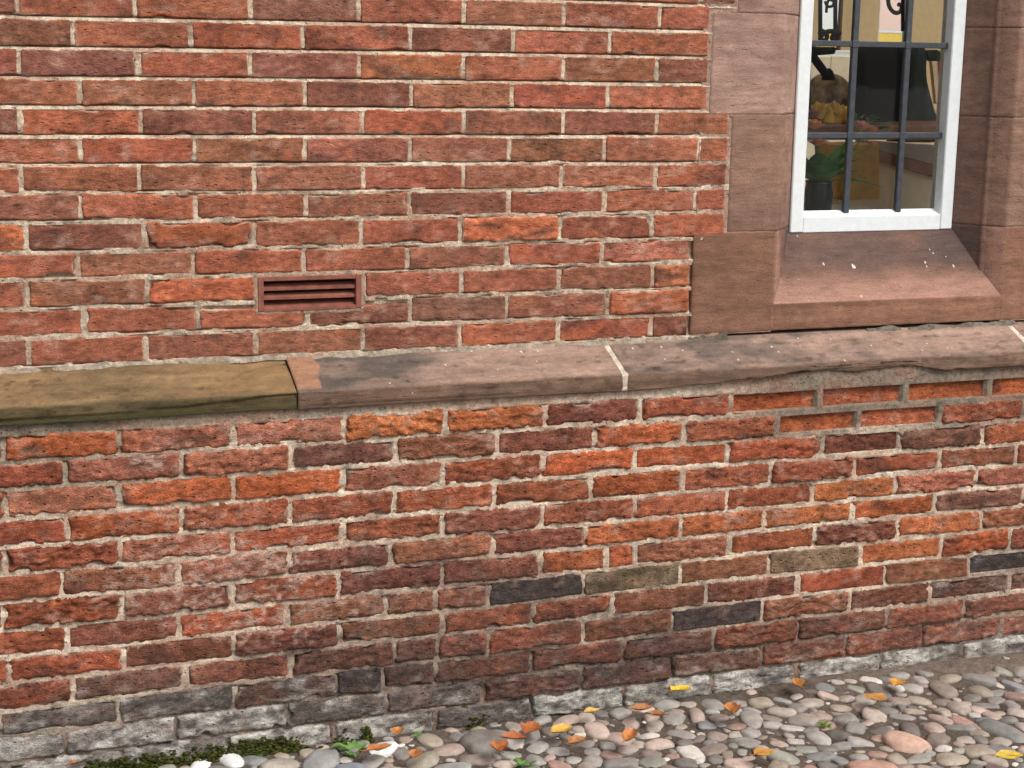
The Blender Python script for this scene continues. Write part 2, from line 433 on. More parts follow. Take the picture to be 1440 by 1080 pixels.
XJ_IN, XJ_OUT, XJ_SILL = 2.158, 2.218, 2.135            # where the brickwork stops against the stone blocks
def jamb_x(k):
    return 2.222 if k < 0 else (XJ_IN if k <= 3 else (XJ_OUT if k <= 8 else XJ_SILL-.004))
VENT = (1.0995, 1.3285, .9825, 1.0575)
wall = empty('brick_wall', (1.2, .1, .88), 'upper wall of thin red bricks with pale mortar above the stone string course', 'wall')
rows_u, perps_u = [], []
for k in range(-10, 13):
    zb, zt = bed_u(k), bed_u(k-1)
    xe = jamb_x(k)
    if k >= 0:
        zc = lambda x, a=zb, b=zt: (a(x)+b(x))/2
        P = [perp_x(px, zc, 0.0) for px in UP[k]]; cl = UC[k]
    else:
        o = [.6, .72][k % 2]; P = [o+.235*i for i in range(7) if o+.235*i < xe-.04]; cl = 'rRbrpdrbr'[:len(P)+1]
    cells = []
    ext = P[0]-.235
    xs_ = [ext]+P+[xe]
    for i in range(len(xs_)-1):
        c = cl[i] if i < len(cl) else 'r'
        if c == ' ': continue
        o = {'far': True} if k < -1 else {}
        if k == 11 and i == 2: o['cut'] = .012
        if k == 11 and i == 3: o['cut'] = .014
        if k in (7, 8, 9, 10, 11, 12): o['r'] = .28
        cells.append((xs_[i], xs_[i+1], c, o))
    x = ext; extra = []
    while x > -.45:
        cells.append((x-.235, x, random.choice('rrRbdp'), {'far': True})); extra.append(x); x -= .235
    rows_u.append(dict(zb=zb, zt=zt, cells=cells)); perps_u.append(P+extra)
make_bricks(wall, rows_u, 0.0, lambda ri, c, o: o.get('r', .12) + (.2 if c in 'oO' else 0), 0, 0, .0033, .0029, M['brick'], M['brick'])
beds = [bed_u(k) for k in range(12, -12, -1)]
def depth_u(x, z, k, o, dx):
    n = fbm(x*60, 0, z*60, 101, 3); n2 = fbm(x*14, 0, z*20, 103, 2)
    old = sstep(1.26, 1.34, z+.03*n2)                      # struck joints higher up, ragged flush repointing lower
    perp = .0022+.0012*n+.0010*n2
    inv = (x > VENT[0]-.004) & (x < VENT[1]+.004) & (z > VENT[2]-.004) & (z < VENT[3]+.004)
    perp = np.where(inv, .06, perp)
    if o is None:
        return np.where(inv, .06, np.where(dx < .0085, perp, .012))
    t = np.clip((o+.006)/.0115, 0, 1)
    struck = .0006+.0042*t+.014*sstep(.64, .80, t)*np.clip(.75+.9*n2, .1, 1.3) + .0011*n
    flush = .0014+.0028*n+.0016*n2+(.010*sstep(.0014, .0034, o)*sstep(-.05, .3, fbm(x*24, 3, z*24, 105, 3))+.007*sstep(-.0012, -.0034, o)*sstep(.1, .4, fbm(x*24, 7, z*24, 107, 3)))*(abs(o) < .007)
    bd = old*struck+(1-old)*flush
    if abs(o) > .0075: bd = np.where(dx < .0085, perp, .009+0*x)
    elif o > .005: bd = np.where(dx < .0075, np.minimum(bd, .0035), bd)
    return np.where(inv, .06, bd)
def col_u(X, Z):
    n = fbm(X*6, 0, Z*9, 111, 3); g = sstep(1.28, 1.1, Z+.08*n)
    c = MORT_LIGHT*(1-g[..., None]*.75)+MORT_GREY*g[..., None]*.75
    br = sstep(-.3, .45, fbm(X*17, 3, Z*30, 119, 3))*.62
    c = c*(1-br[..., None])+lin((172,128,102))*br[..., None]
    n2 = fbm(X*35, 1, Z*50, 113, 3); dk = sstep(.1, .5, n2)*.6
    c = c*(1-dk[..., None])+MORT_DARK*.8*dk[..., None]
    return c*(1+.12*fbm(X*90, 2, Z*90, 117, 2))[..., None]
OFFS = [-.0125, -.0088, -.0068, -.0052, -.0035, -.0015, .0006, .0024, .0036, .0044, .0052, .006, .0078, .0115]
xs = np.concatenate([np.arange(-.6, .5, .012), np.arange(.5, 2.224, .0042)])
mortar_sheet(wall, 'mortar', xs, beds, perps_u[::-1], 0.0, depth_u, col_u, OFFS, .005)

# ------------------------------------------------------------------ LOWER WALL
YL = -.1082
LZ = [(-.0006,.7396),(-.0025,.6840),(-.0021,.6253),(-.0013,.5634),(.0005,.5021),(.0011,.4456),(.0052,.3815),(.0044,.3219),(.0027,.2681),(.0029,.2102),(.0026,.1520),(.0024,.0935),(.0022,.0352)]
def bed_l(k):      # bed below course k
    if k < 0: a, b = LZ[0][0], LZ[0][1]+.0292
    elif k >= 12: a, b = LZ[12][0], LZ[12][1]-.0293
    else: a, b = (LZ[k][0]+LZ[k+1][0])/2, (LZ[k][1]+LZ[k+1][1])/2
    return lambda x, a=a, b=b, k=k: a*x+b+.0016*vn(np.asarray(x)*3.1, k*1.7, 0, 5)
LP = [[5,168,328,484,627,767,900,1027,1153,1274,1391],[92,255,409,557,699,837,963,1092,1208,1323,1440],[7,168,328,482,623,763,893,1025,1157,1266,1382],
      [95,255,408,555,695,832,960,1085,1201,1322,1430],[7,169,327,482,623,763,892,1023,1143,1260,1373],[87,251,407,550,693,825,957,1075,1199,1315,1440],
      [5,172,327,477,622,760,853,894,1025,1147,1263,1380],[95,252,403,543,613,687,822,957,1082,1210,1325,1420],[13,174,330,477,623,750,862,993,1122,1245,1362],
      [103,260,409,555,615,687,820,946,1072,1195,1308,1420],[-1,167,330,475,538,612,748,877,1004,1123,1247,1356],[92,248,404,544,682,818,945,1072,1190,1298,1408],
      [10,172,323,472,613,748,878,1002,1122,1239,1353]]
LC = ['rOppoodROROO','RppvbdOrORrbr','rpOOprOORdvr','RORrRrOrrRbr','rrpRrdrrRopp','RbpdpdoooOvr','rRdrddOOpRdob','RdRbbpktbtoOr','rRddbrrbdRbkd',
      'RvrddpRbkbddr','gggvkvrrdrdrp','wwwggvvvrrppr','wwwwwgwwwwww']
plinth = empty('plinth_wall', (1.8, -.05, 0), 'lower plinth wall of eroded orange and dark red bricks under the stone string course', 'wall')
rows_l, perps_l = [], []
for k in range(13):
    zb, zt = bed_l(k), bed_l(k-1)
    zc = lambda x, a=zb, b=zt: (a(x)+b(x))/2
    P = [perp_x(px, zc, YL) for px in LP[k]]
    P = sorted(P)
    xs_ = [P[0]-.235]+P+[P[-1]+.235]
    if xs_[1] < .53: pass
    cells = []
    for i in range(len(xs_)-1):
        c = LC[k][i] if i < len(LC[k]) else 'r'
        o = {}
        xm = (xs_[i]+xs_[i+1])/2
        if k == 0 and xm > 2.19: o['back'] = .011; o['r'] = .35
        if k == 1 and 2.30 < xm < 2.78: o['back'] = .011; o['r'] = .35
        if k == 2 and 2.50 < xm < 2.70: o['back'] = .006
        left = float(np.clip((2.3-xm)/1.2, 0, 1))
        if k == 12: o['stain'] = .95
        if k == 11: o['stain'] = .45+.5*left
        if k == 10: o['stain'] = .22+.6*left
        if k == 9: o['stain'] = .12+.12*left
        if k in (8, 9) and xm > 2.85: o['back'] = .004; o['stain'] = .35; o['r'] = 1.25
        if xs_[i+1] < .50 or xs_[i] > 3.14: o['far'] = True
        if xm > 1.6 and k in (7, 8) and c in 'bR': o['r'] = .4
        cells.append((xs_[i], xs_[i+1], c, o))
    ext = []
    x = xs_[0]
    while x > -.45: cells.append((x-.235, x, random.choice('rrROpd'), {'far': True, 'stain': .8 if k > 9 else 0})); ext.append(x); x -= .235
    x = xs_[-1]
    while x < 4.1: cells.append((x, x+.235, random.choice('rrROpd'), {'far': True, 'stain': .5 if k > 9 else 0})); ext.append(x); x += .235
    rows_l.append(dict(zb=zb, zt=zt, cells=cells)); perps_l.append(P+ext)
make_bricks(plinth, rows_l, YL, lambda ri, c, o: o.get('r', .85 if ri < 10 else .7), 0, 0, .0028, .0019, M['brick_rough'], M['brick_rough'])
beds = [bed_l(k) for k in range(12, -2, -1)]
def depth_l(x, z, k, o, dx):
    n = fbm(x*55, 0, z*70, 201, 3); n2 = fbm(x*11, 0, z*18, 203, 2); n3 = fbm(x*130, 0, z*130, 207, 2)
    low = sstep(.2, .08, z)
    base = .0029+.0024*n+.0020*n2+.0012*n3 + .0085*low*np.clip(.6+1.2*n2, 0, 2)
    gap = sstep(.05, .5, fbm(x*20, 5, z*40, 205, 2))*.008
    proud = sstep(2.2, 2.3, x)*sstep(.655, .69, z)          # hard cement pointing standing proud of the eroded bricks
    base = base*(1-proud)+(.0002+.0010*n)*proud
    if o is None: return np.where(dx < .0095, base, .016)
    if k == 13 and o > -.006: return base*.6
    if o > .0028: base = base+gap*.9*(1-proud)
    if o < -.0042: base = base+.007*sstep(.12, .5, fbm(x*22, 9, z*40, 209, 3))*(1-proud)
    if abs(o) > .009: return np.where(dx < .0095, base, .016)
    return base
def col_l(X, Z):
    n = fbm(X*5, 0, Z*8, 211, 3); n2 = fbm(X*30, 1, Z*45, 213, 3)
    c = lin((222,202,180))*(1+0*X)[..., None]
    g = sstep(2.05, 2.35, X+.1*n)*sstep(.60, .70, Z+.04*n)
    c = c*(1-g[..., None])+lin((140,126,112))*g[..., None]
    g2 = sstep(1.15, .7, X+.15*n)*sstep(.58, .68, Z+.05*n)*.7
    c = c*(1-g2[..., None])+lin((136,126,108))*g2[..., None]
    tp = sstep(.762, .768, Z)*sstep(1.45, 1.15, X+.1*n)*.75
    c = c*(1-tp[..., None])+lin((122,110,94))*tp[..., None]
    lo = sstep(.22, .10, Z+.04*n)*.8
    c = c*(1-lo[..., None])+lin((108,101,95))*lo[..., None]
    dk = sstep(.15, .6, n2)*.5
    c = c*(1-dk[..., None])+lin((104,94,86))*dk[..., None]
    br = sstep(-.25, .45, fbm(X*15, 3, Z*28, 219, 3))*.5
    c = c*(1-br[..., None])+lin((164,122,100))*br[..., None]
    c = begrime(c, X, Z)
    return c*(1+.14*fbm(X*90, 2, Z*90, 217, 2))[..., None]
OFFL = [-.0135, -.0100, -.0078, -.006, -.0042, -.002, .0004, .0024, .0042, .006, .0078, .0100, .0135]
xs = np.concatenate([np.arange(-.6, .48, .012), np.arange(.48, 3.2, .0042), np.arange(3.2, 4.3, .012)])
NB = len(beds)
mortar_sheet(plinth, 'mortar', xs, beds, perps_l[::-1], YL, depth_l, col_l, OFFL, .006, top=(.018, .023, .028, .034, .040))   # runs on as bedding under the string course

# ------------------------------------------------------------------ dressed stone
def densify(pts, step):
    out = [np.array(pts[0], float)]
    for a, b in zip(pts[:-1], pts[1:]):
        a = np.array(a, float); b = np.array(b, float); n = max(1, int(math.ceil(np.linalg.norm(b-a)/step)))
        out += [a+(b-a)*i/n for i in range(1, n+1)]
    return np.array(out)
def loft(poly, t0, t1, place, step=.007, r=.0018, dent=None, ends=True, flip=False):
    """sweeps an open outline (a,b) along t; arrises at both ends eased by r; dent(P, a, b, t) moves points along the outline's normal"""
    p = densify(poly, step)
    d = np.gradient(p, axis=0); nrm = np.stack([-d[:, 1], d[:, 0]], -1); nrm /= np.linalg.norm(nrm, axis=1)[:, None]+1e-12
    if flip: nrm = -nrm
    n = max(3, int((t1-t0)/step)); t = np.linspace(t0, t1, n)
    if ends: t = np.sort(np.concatenate([t, [t0+r*.35, t0+r, t1-r, t1-r*.35]]))
    inset = np.zeros_like(t)
    if ends:
        e = np.minimum(t-t0, t1-t); q = np.clip(1-e/r, 0, 1); inset = r*(1-np.sqrt(np.clip(1-q*q, 0, 1)))
    A = p[:, 0][None, :]+0*t[:, None]; B = p[:, 1][None, :]+0*t[:, None]; T = t[:, None]+0*A
    off = -inset[:, None]+0*A
    if dent is not None: off = off+dent(A, B, T)
    A2 = A+nrm[:, 0][None, :]*off; B2 = B+nrm[:, 1][None, :]*off
    V = np.stack(place(A2, B2, T), -1).reshape(-1, 3)
    F = gridfaces(*A.shape)
    if flip: F = F[:, ::-1]
    F = [tuple(f) for f in F.tolist()]
    if ends:
        k = A.shape[1]; m_ = A.shape[0]
        F.append(tuple(range(k))); F.append(tuple((m_-1)*k+i for i in range(k))[::-1])
    return V, F
def stone_relief(X, Y, Z, amp=1.0):
    bed = fbm(X*3+.6*Z, Y*5, Z*55+fbm(X*2, Y, Z*6, 301, 2)*1.5, 303, 2)
    return amp*(.0008*fbm(X*7, Y*7, Z*7, 305, 3)+.0006*bed+.0005*fbm(X*60, Y*60, Z*60, 307, 2))

string = empty('string_course', (1.8, -.06, .785), 'chamfered sandstone string course of long blocks between the upper and lower brickwork', 'string course')
prof = [(.035, .8815), (.004, .8797), (-.1182, .8248), (-.1198, .8228), (-.1202, .7885), (-.1180, .7850), (-.075, .7842)]
def string_stone(x0, x1, idx):
    def dent(A, B, T):
        o = stone_relief(T, A, B, 1.3)
        ar = np.exp(-((A+.119)**2+(B-.824)**2)/(.010**2))
        o = o-ar*(.0075*sstep(.05, .55, fbm(T*12, 0, 0*A, 311+idx, 3))+.0012+.0012*fbm(T*50, 0, 0*A, 313, 2))
        if idx == 0:
            # a delaminated skin: the fascia has shed a layer towards the joint, a ledge is left before it
            edge = .8105+.004*fbm(T*8, 0, 0*A, 321, 2)+.012*sstep(.98, 1.13, T)
            o = o-.006*sstep(edge+.002, edge-.002, B)*sstep(.80, .86, T)*(A < -.10)
            edge2 = .803+.002*fbm(T*14, 0, 0*A, 323, 2)
            o = o-.004*sstep(edge2+.0015, edge2-.0015, B)*sstep(.86, .80, T)*(A < -.10)
            up = sstep(1.02, 1.05, T+.4*(B-.85)+.01*fbm(T*30, A*30, B*30, 325, 2))*sstep(.852, .858, B+.004*fbm(T*25, 0, 0*A, 327, 2))
            o = o-.004*up
            cy = .8715-.010*sstep(1.14, 1.05, T)-.010*sstep(1.06, 1.02, T)+.0015*fbm(T*60, 0, 0*A, 328, 2)
            o = o-.006*sstep(.0018, .0004, np.abs(B-cy))*sstep(1.02, 1.03, T)*(A > -.11)
        if idx == 1:
            sc = sstep(1.2155, 1.2125, T-.25*(B-.85)+.016*fbm(T*40, A*30, B*30, 329, 3))*sstep(.826, .832, B)
            o = o+.0035*sc
            o = o-.002*sstep(.7965, .7945, B+.002*fbm(T*9, 0, 0*A, 331, 2))*(A < -.10)
        if idx == 2:
            # the lower arris has broken away under the window
            lift = .004+.017*np.exp(-((T-2.38)/.16)**2)+.016*np.exp(-((T-2.66)/.09)**2)+.004*fbm(T*22, 0, 0*A, 333, 3)
            lift = lift*sstep(1.98, 2.1, T)
            o = o-.020*sstep(.785+lift+.0012, .785+lift-.0012, B)*(A < -.06)
            face = sstep(2.36, 2.44, T+.01*fbm(T*40, A*40, B*40, 335, 2))*sstep(2.735, 2.71, T+.3*(B-.81))*sstep(.838, .826, B+.006*fbm(T*16, 0, 0*A, 337, 2))
            o = o-face*(.006+.0045*fbm(T*26, A*26, B*50, 339, 3))
        return o
    V, F = loft(prof, x0, x1, lambda a, b, t: (t, a, b), step=.0032, r=.003, dent=dent, flip=True)
    X, Y, Z = V.T
    n = fbm(X*5, Y*9, Z*9, 341, 3); n2 = fbm(X*14, Y*30, Z*30, 343, 3); bedn = fbm(X*4, Y*8, Z*90, 345, 2)
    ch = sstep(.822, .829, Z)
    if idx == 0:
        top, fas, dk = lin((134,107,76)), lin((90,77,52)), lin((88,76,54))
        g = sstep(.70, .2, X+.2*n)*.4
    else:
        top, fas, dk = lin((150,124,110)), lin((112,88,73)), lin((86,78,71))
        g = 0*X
    c = fas*(1-ch[:, None])+top*ch[:, None]  # chamfer coloured lighter, fascia darker: light from above painted in
    w1 = sstep(-.3, .45, n+.8*n2)*(.8 if idx else .55)*(.45+.55*ch)
    if idx == 1: w1 = np.clip(w1+sstep(1.55, 1.22, X)*.45*ch, 0, .95)
    if idx == 2: w1 = np.clip(w1+sstep(2.2, 2.0, X)*.35*ch, 0, .95)
    c = c*(1-w1[:, None])+dk*w1[:, None]
    c = c*(1+.24*bedn+.24*n2+.22*fbm(X*60, Y*90, Z*90, 347, 2)+.28*fbm(X*7, Y*60, Z*150, 349, 3)-.35*sstep(.25, .5, fbm(X*40, Y*60, Z*80, 350, 3)))[:, None]
    if idx == 0:
        alg = sstep(.808, .790, Z+.006*n)*.7
        c = c*(1-alg[:, None])+lin((66,66,36))*alg[:, None]
        warm = sstep(.95, 1.1, X)*.45*ch
        c = c*(1-warm[:, None])+lin((146,114,78))*warm[:, None]
    if idx == 1:
        sc = sstep(1.2155, 1.2125, X-.25*(Z-.85)+.016*fbm(X*40, Y*30, Z*30, 329, 3))*sstep(.826, .832, Z)*.85
        c = c*(1-sc[:, None])+lin((158,116,90))*sc[:, None]
    return part('stone', V, F, M['stone'], string, np.clip(c, .01, .8))
for i, (a, b) in enumerate(((-.6, 1.1572), (1.1592, 1.911), (1.9215, 3.034), (3.0465, 4.3))): string_stone(a, b, i)
# joints: tight dark bed, white lime joints
def joint(x0, x1, col, inset):
    P = [(a+inset*(1 if i == 0 else 0), b) for i, (a, b) in enumerate(prof)]
    def dent(A, B, T): return -inset+.0012*fbm(T*80, A*70, B*70, 351, 2)
    V, F = loft(prof, x0, x1, lambda a, b, t: (t, a, b), step=.004, ends=False, dent=dent, flip=True)
    c = np.tile(col, (len(V), 1))*(1+.2*fbm(V[:, 0]*60, V[:, 1]*60, V[:, 2]*60, 353, 2))[:, None]
    part('mortar_joint', V, F, M['mortar'], string, c)
joint(1.9085, 1.924, lin((214,200,182)), .0012)
joint(3.0315, 3.049, lin((214,202,186)), .0010)
joint(1.152, 1.164, lin((70,60,48)), .006)
# ragged bedding mortar along the top of the string course
def fillet(x0, x1, nm, hgt, col, amp, parent):
    xs = np.arange(x0, x1, .004); k = 7
    a = np.linspace(0, 1, k)
    H = hgt*(.75+.9*fbm(xs*26, 0, 0*xs, 361, 3)); H = np.clip(H, .001, None)[:, None]
    Dp = (.010*(.6+.9*fbm(xs*19, 3, 0*xs, 363, 3))).clip(.0015)[:, None]
    Yv = -Dp*np.cos(a*math.pi/2)[None, :]*1.0+.004*a[None, :]
    Zv = .8765-.45*Dp*np.cos(a*math.pi/2)[None, :]+H*np.sin(a*math.pi/2)[None, :]
    X = xs[:, None]+0*Yv
    Yv = Yv-amp*fbm(X*70, Yv*60, Zv*70, 365, 2)
    V = np.stack([X, Yv, Zv], -1).reshape(-1, 3)
    c = np.tile(col, (len(V), 1))*(1+.35*fbm(V[:, 0]*40, V[:, 1]*40, V[:, 2]*60, 367, 3))[:, None]
    part(nm, V, gridfaces(*X.shape)[:, ::-1], M['mortar'], parent, np.clip(c, .02, .8))
fillet(-.6, 2.13, 'mortar_fillet', .010, lin((164,150,134)), .0012, string)
fillet(2.13, 2.23, 'mortar_fillet', .014, lin((104,96,82)), .004, string)
fillet(2.62, 4.2, 'mortar_fillet', .010, lin((120,112,100)), .004, string)

# ------------------------------------------------------------------ window surround
XA0, XA1 = 2.3555, 3.0095           # arrises of the splayed opening
DEP = .105; SPL = .0905
surround = empty('window_surround', (2.68, .08, .89), 'pink sandstone window surround with splayed jambs and steep sloping sill', 'window surround')
def jamb_poly(side, xl):
    pr_ = [(0, 0), (.036, .038), (.0425, .0385), (.0435, .045), (.0905, .106), (.0905, .30)]
    if side < 0: return [(xl, .06), (xl, .002), (xl+.002, 0)] + [(XA0+a, b) for a, b in pr_]
    pr_ = pr_[:-1]+[(.0905, .153), (-.20, .30)]
    return ([(xl, .12), (xl, .002), (xl-.002, 0)] + [(XA1-a, b) for a, b in pr_])
def jamb_col(V, base, dark):
    X, Y, Z = V.T
    n = fbm(X*5, Y*5, Z*4, 401, 3); n2 = fbm(X*22, Y*22, Z*40, 403, 3); bedn = fbm(X*3+1.5*Z, Y*3, Z*75, 405, 2)
    k = sstep(-.1, .5, n+.5*n2)*.6
    c = base*(1-k[:, None])+dark*k[:, None]
    c = c*(1+.17*bedn+.18*n2+.16*fbm(X*70, Y*70, Z*90, 407, 2))[:, None]
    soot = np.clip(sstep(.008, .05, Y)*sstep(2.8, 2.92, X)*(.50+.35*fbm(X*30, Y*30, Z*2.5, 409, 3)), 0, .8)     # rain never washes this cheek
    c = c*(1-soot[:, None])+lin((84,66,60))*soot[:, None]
    return np.clip(c, .01, .8)
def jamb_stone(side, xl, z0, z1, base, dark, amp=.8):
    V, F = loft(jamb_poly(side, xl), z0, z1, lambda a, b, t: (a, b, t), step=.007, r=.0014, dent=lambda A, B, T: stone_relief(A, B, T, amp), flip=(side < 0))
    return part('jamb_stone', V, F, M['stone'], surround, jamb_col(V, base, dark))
PK, PKD, BR, BRD = lin((168,136,122)), lin((140,110,97)), lin((150,117,100)), lin((120,92,79))
ZJ = [1.1305, 1.4055, 1.6375]
jamb_stone(-1, XJ_OUT+.004, ZJ[0]+.0015, ZJ[1]-.0015, BR, BRD)
jamb_stone(-1, XJ_IN+.004, ZJ[1]+.0015, ZJ[2]-.0015, PK, PKD)
jamb_stone(-1, 2.226, ZJ[2]+.0015, 1.92, PK, BRD)
jamb_stone(-1, XJ_IN+.004, 1.923, 2.24, PK, PKD)
ZR = [1.1275, 1.4005, 1.6200]
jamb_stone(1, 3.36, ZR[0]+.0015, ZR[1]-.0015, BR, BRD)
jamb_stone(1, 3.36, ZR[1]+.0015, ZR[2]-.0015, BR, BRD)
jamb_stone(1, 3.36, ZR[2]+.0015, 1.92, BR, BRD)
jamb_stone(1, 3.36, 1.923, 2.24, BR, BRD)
# sill block: cheeks rising beside a steep slope, one stone
SZ0, SZF, SZB = .8885, .9535, 1.1165
Vs, Fs, n0 = [], [], 0
for side, xl, zt in ((-1, XJ_SILL, ZJ[0]-.0015), (1, 4.3, ZR[0]-.0015)):
    V, F = loft(jamb_poly(side, xl), SZ0, zt, lambda a, b, t: (a, b, t), step=.008, r=.002, dent=lambda A, B, T: stone_relief(A, B, T, 1.3), flip=(side < 0))
    Vs.append(V); Fs += [tuple(i+n0 for i in f) for f in F]; n0 += len(V)
sp = [(.02, SZ0), (.001, SZ0), (0, SZ0+.001), (0, SZF-.0008), (.0008, SZF+.0006), (DEP, SZB), (.30, SZB+.002)]
V, F = loft(sp, XA0-.0005, XA1+.0005, lambda a, b, t: (t, a, b), step=.0035, ends=False, dent=lambda A, B, T: stone_relief(T, A, B, 1.1)*sstep(.94, .95, B)+stone_relief(T, A, B, 1.3)*(1-sstep(.94, .95, B)))
Vs.append(V); Fs += [tuple(i+n0 for i in f) for f in F]
V = np.concatenate(Vs)
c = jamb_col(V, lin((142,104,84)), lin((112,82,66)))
X, Y, Z = V.T
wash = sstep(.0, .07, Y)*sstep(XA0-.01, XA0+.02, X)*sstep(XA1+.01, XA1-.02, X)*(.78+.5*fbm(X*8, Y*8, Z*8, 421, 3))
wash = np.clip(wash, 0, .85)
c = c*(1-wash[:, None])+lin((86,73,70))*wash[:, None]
lit_lip = sstep(.9528, .9542, Z)*sstep(.052, .012, Y+.012*fbm(X*9, 0, Z*9, 423, 3))*sstep(XA0-.002, XA0+.002, X)*sstep(XA1+.002, XA1-.002, X)*(Z > .953+1.3*Y-.01)*.8  # pale tint painted along the sill's front edge, standing in for light on it
c = c*(1-lit_lip[:, None])+lin((166,128,112))*lit_lip[:, None]
part('sill', V, Fs, M['stone'], surround, c)
# lintel over the opening (above the picture)
b_ = MB().bbox((2.17, .004, 2.2435), (4.3, .30, 2.50), .004); b_.build('lintel', M['stone'], surround, col=BR)
# fine joints behind the blocks
mb = MB(); mb.box((2.14, .0016, .886), (2.352, .05, 2.24)); mb.box((3.012, .0016, .886), (3.355, .05, 2.24))
o = mb.build('mortar', M['mortar'], surround, col=lin((176,146,128)))
for side, xl in ((-1, 2.24), (1, 3.34)):
    V, F = loft(jamb_poly(side, xl), .96, 2.235, lambda a, b, t: (a, b, t), step=.03, ends=False, dent=lambda A, B, T: -.0022+0*A, flip=(side < 0))
    part('mortar', V, F, M['mortar'], surround, np.tile(lin((150,120,104)), (len(V), 1)))

# ------------------------------------------------------------------ air vent
x0, x1, z0, z1 = VENT
vent = empty('air_vent', ((x0+x1)/2, 0, z0), 'small red louvred air vent set in the upper brick wall', 'vent')
mb = MB(); fw = .0125
yo = -.0035
mb.bbox((x0, yo, z0), (x0+fw, .045, z1), .0012); mb.bbox((x1-fw, yo, z0), (x1, .045, z1), .0012)
mb.bbox((x0+fw, yo+.0006, z1-fw*.8), (x1-fw, .045, z1), .0012)
mb.add([(x0+fw, yo+.0006, z0), (x1-fw, yo+.0006, z0), (x1-fw, yo+.0006, z0+.006), (x0+fw, yo+.0006, z0+.006), (x0+fw, .03, z0+.018), (x1-fw, .03, z0+.018), (x0+fw, .03, z0), (x1-fw, .03, z0)],
       [(0,1,2,3), (3,2,5,4), (0,6,7,1)])
mb.build('frame', M['vent'], vent)
for zc_ in (.0285, .0485):
    zz = z0+zc_
    MB().add([(x0+fw, .003, zz-.0045), (x1-fw, .003, zz-.0045), (x1-fw, .003, zz+.001), (x0+fw, .003, zz+.001), (x0+fw, .020, zz+.0085), (x1-fw, .020, zz+.0085), (x0+fw, .020, zz+.004), (x1-fw, .020, zz+.004)],
             [(0,1,2,3), (3,2,5,4), (0,6,7,1), (4,5,7,6)]).build('louvre', M['vent'], vent)
MB().box((x0+.004, .040, z0+.004), (x1-.004, .046, z1-.004)).build('back_plate', M['void'], vent)
# cement collar round the vent
g = []
xs = np.linspace(x0-.011, x1+.011, 60); zs = np.linspace(z0-.015, z1+.009, 26)
X, Z = np.meshgrid(xs, zs, indexing='ij')
dx = np.maximum(x0-X, X-x1); dz = np.maximum(z0-Z, Z-z1); dd = np.maximum(dx, dz)
Yv = -.0012-.0012*fbm(X*60, 0, Z*60, 431, 2)+.006*sstep(.004, .011, np.maximum(dx, dz*.8)+.003*fbm(X*50, 0, Z*50, 433, 2))
Yv = np.where(dd < -.003, .05, Yv)
c = lin((178,150,130))*(1+.3*fbm(X*50, 1, Z*50, 435, 3))[..., None]
part('mortar_collar', np.stack([X, Yv, Z], -1).reshape(-1, 3), gridfaces(*X.shape), M['mortar'], vent, c.reshape(-1, 3))

# ------------------------------------------------------------------ window
WX0, WX1, WZ0, WZ1 = XA0+SPL+.001, XA1-SPL-.001, SZB-.004, 2.235
FY0, FY1, GY = .0985, .150, .130
window = empty('window', ((WX0+WX1)/2, .12, WZ0), 'tall white framed window with a grid of grey glazing bars', 'window')
fwid = .036
def glass_mat():
    mt, t, b = newmat('window_glass'); L = t.links.new
    t.nodes.remove(b)
    tr = N(t, 'ShaderNodeBsdfTransparent'); tr.inputs[0].default_value = (.97,.98,.975,1)
    gl = N(t, 'ShaderNodeBsdfGlossy'); gl.inputs['Roughness'].default_value = .02
    fr = N(t, 'ShaderNodeFresnel'); fr.inputs['IOR'].default_value = 1.45
    mx = N(t, 'ShaderNodeMixShader'); L(fr.outputs[0], mx.inputs[0]); L(tr.outputs[0], mx.inputs[1]); L(gl.outputs[0], mx.inputs[2])
    n = N(t, 'ShaderNodeTexNoise', Scale=9.0, Detail=1.0); bp = N(t, 'ShaderNodeBump', Strength=.06, Distance=.004)
    geo = N(t, 'ShaderNodeNewGeometry'); L(geo.outputs['Position'], n.inputs['Vector']); L(n.outputs[0], bp.inputs['Height']); L(bp.outputs[0], gl.inputs['Normal'])
    L(mx.outputs[0], t.nodes['Material Output'].inputs[0]); return mt
M['glass'] = glass_mat()
fr = window
for a, b in (((WX0, FY0, WZ0+.001), (WX0+fwid, FY1, WZ1)), ((WX1-fwid, FY0, WZ0+.001), (WX1, FY1, WZ1))):
    MB().bbox(a, b, .0025).build('stile', M['white'], fr)
mb = MB(); xa, xb = WX0+fwid, WX1-fwid
mb.bbox((xa, FY0+.001, WZ0), (xb, FY1, WZ0+.040), .002)
mb.add([(xa, FY0+.006, WZ0+.0395), (xb, FY0+.006, WZ0+.0395), (xb, GY-.002, WZ0+.052), (xa, GY-.002, WZ0+.052), (xa, GY+.01, WZ0+.039), (xb, GY+.01, WZ0+.039)], [(0,1,2,3), (3,2,5,4)])
mb.build('bottom_rail', M['white'], fr)
MB().bbox((xa, FY0+.001, WZ1-.04), (xb, FY1, WZ1-.0005), .002).build('top_rail', M['white'], fr)
bx_ = [float(atY(1194.5, 200, .118)[0]), float(atY(1268, 200, .118)[0])]
bz_ = [float(atY(1235, 190.5, .118)[2]), float(atY(1235, 62.5, .118)[2])]
while bz_[-1] < 2.0: bz_.append(bz_[-1]+(bz_[1]-bz_[0]))
ya, yb = .1135, .1265
vbars = []
for x in bx_:
    vbars.append(MB().bbox((x-.0080, ya, WZ0+.045), (x+.0080, yb, WZ1-.042), .0016).build('glazing_bar', M['iron'], window))
xe = [xa]+bx_+[xb]
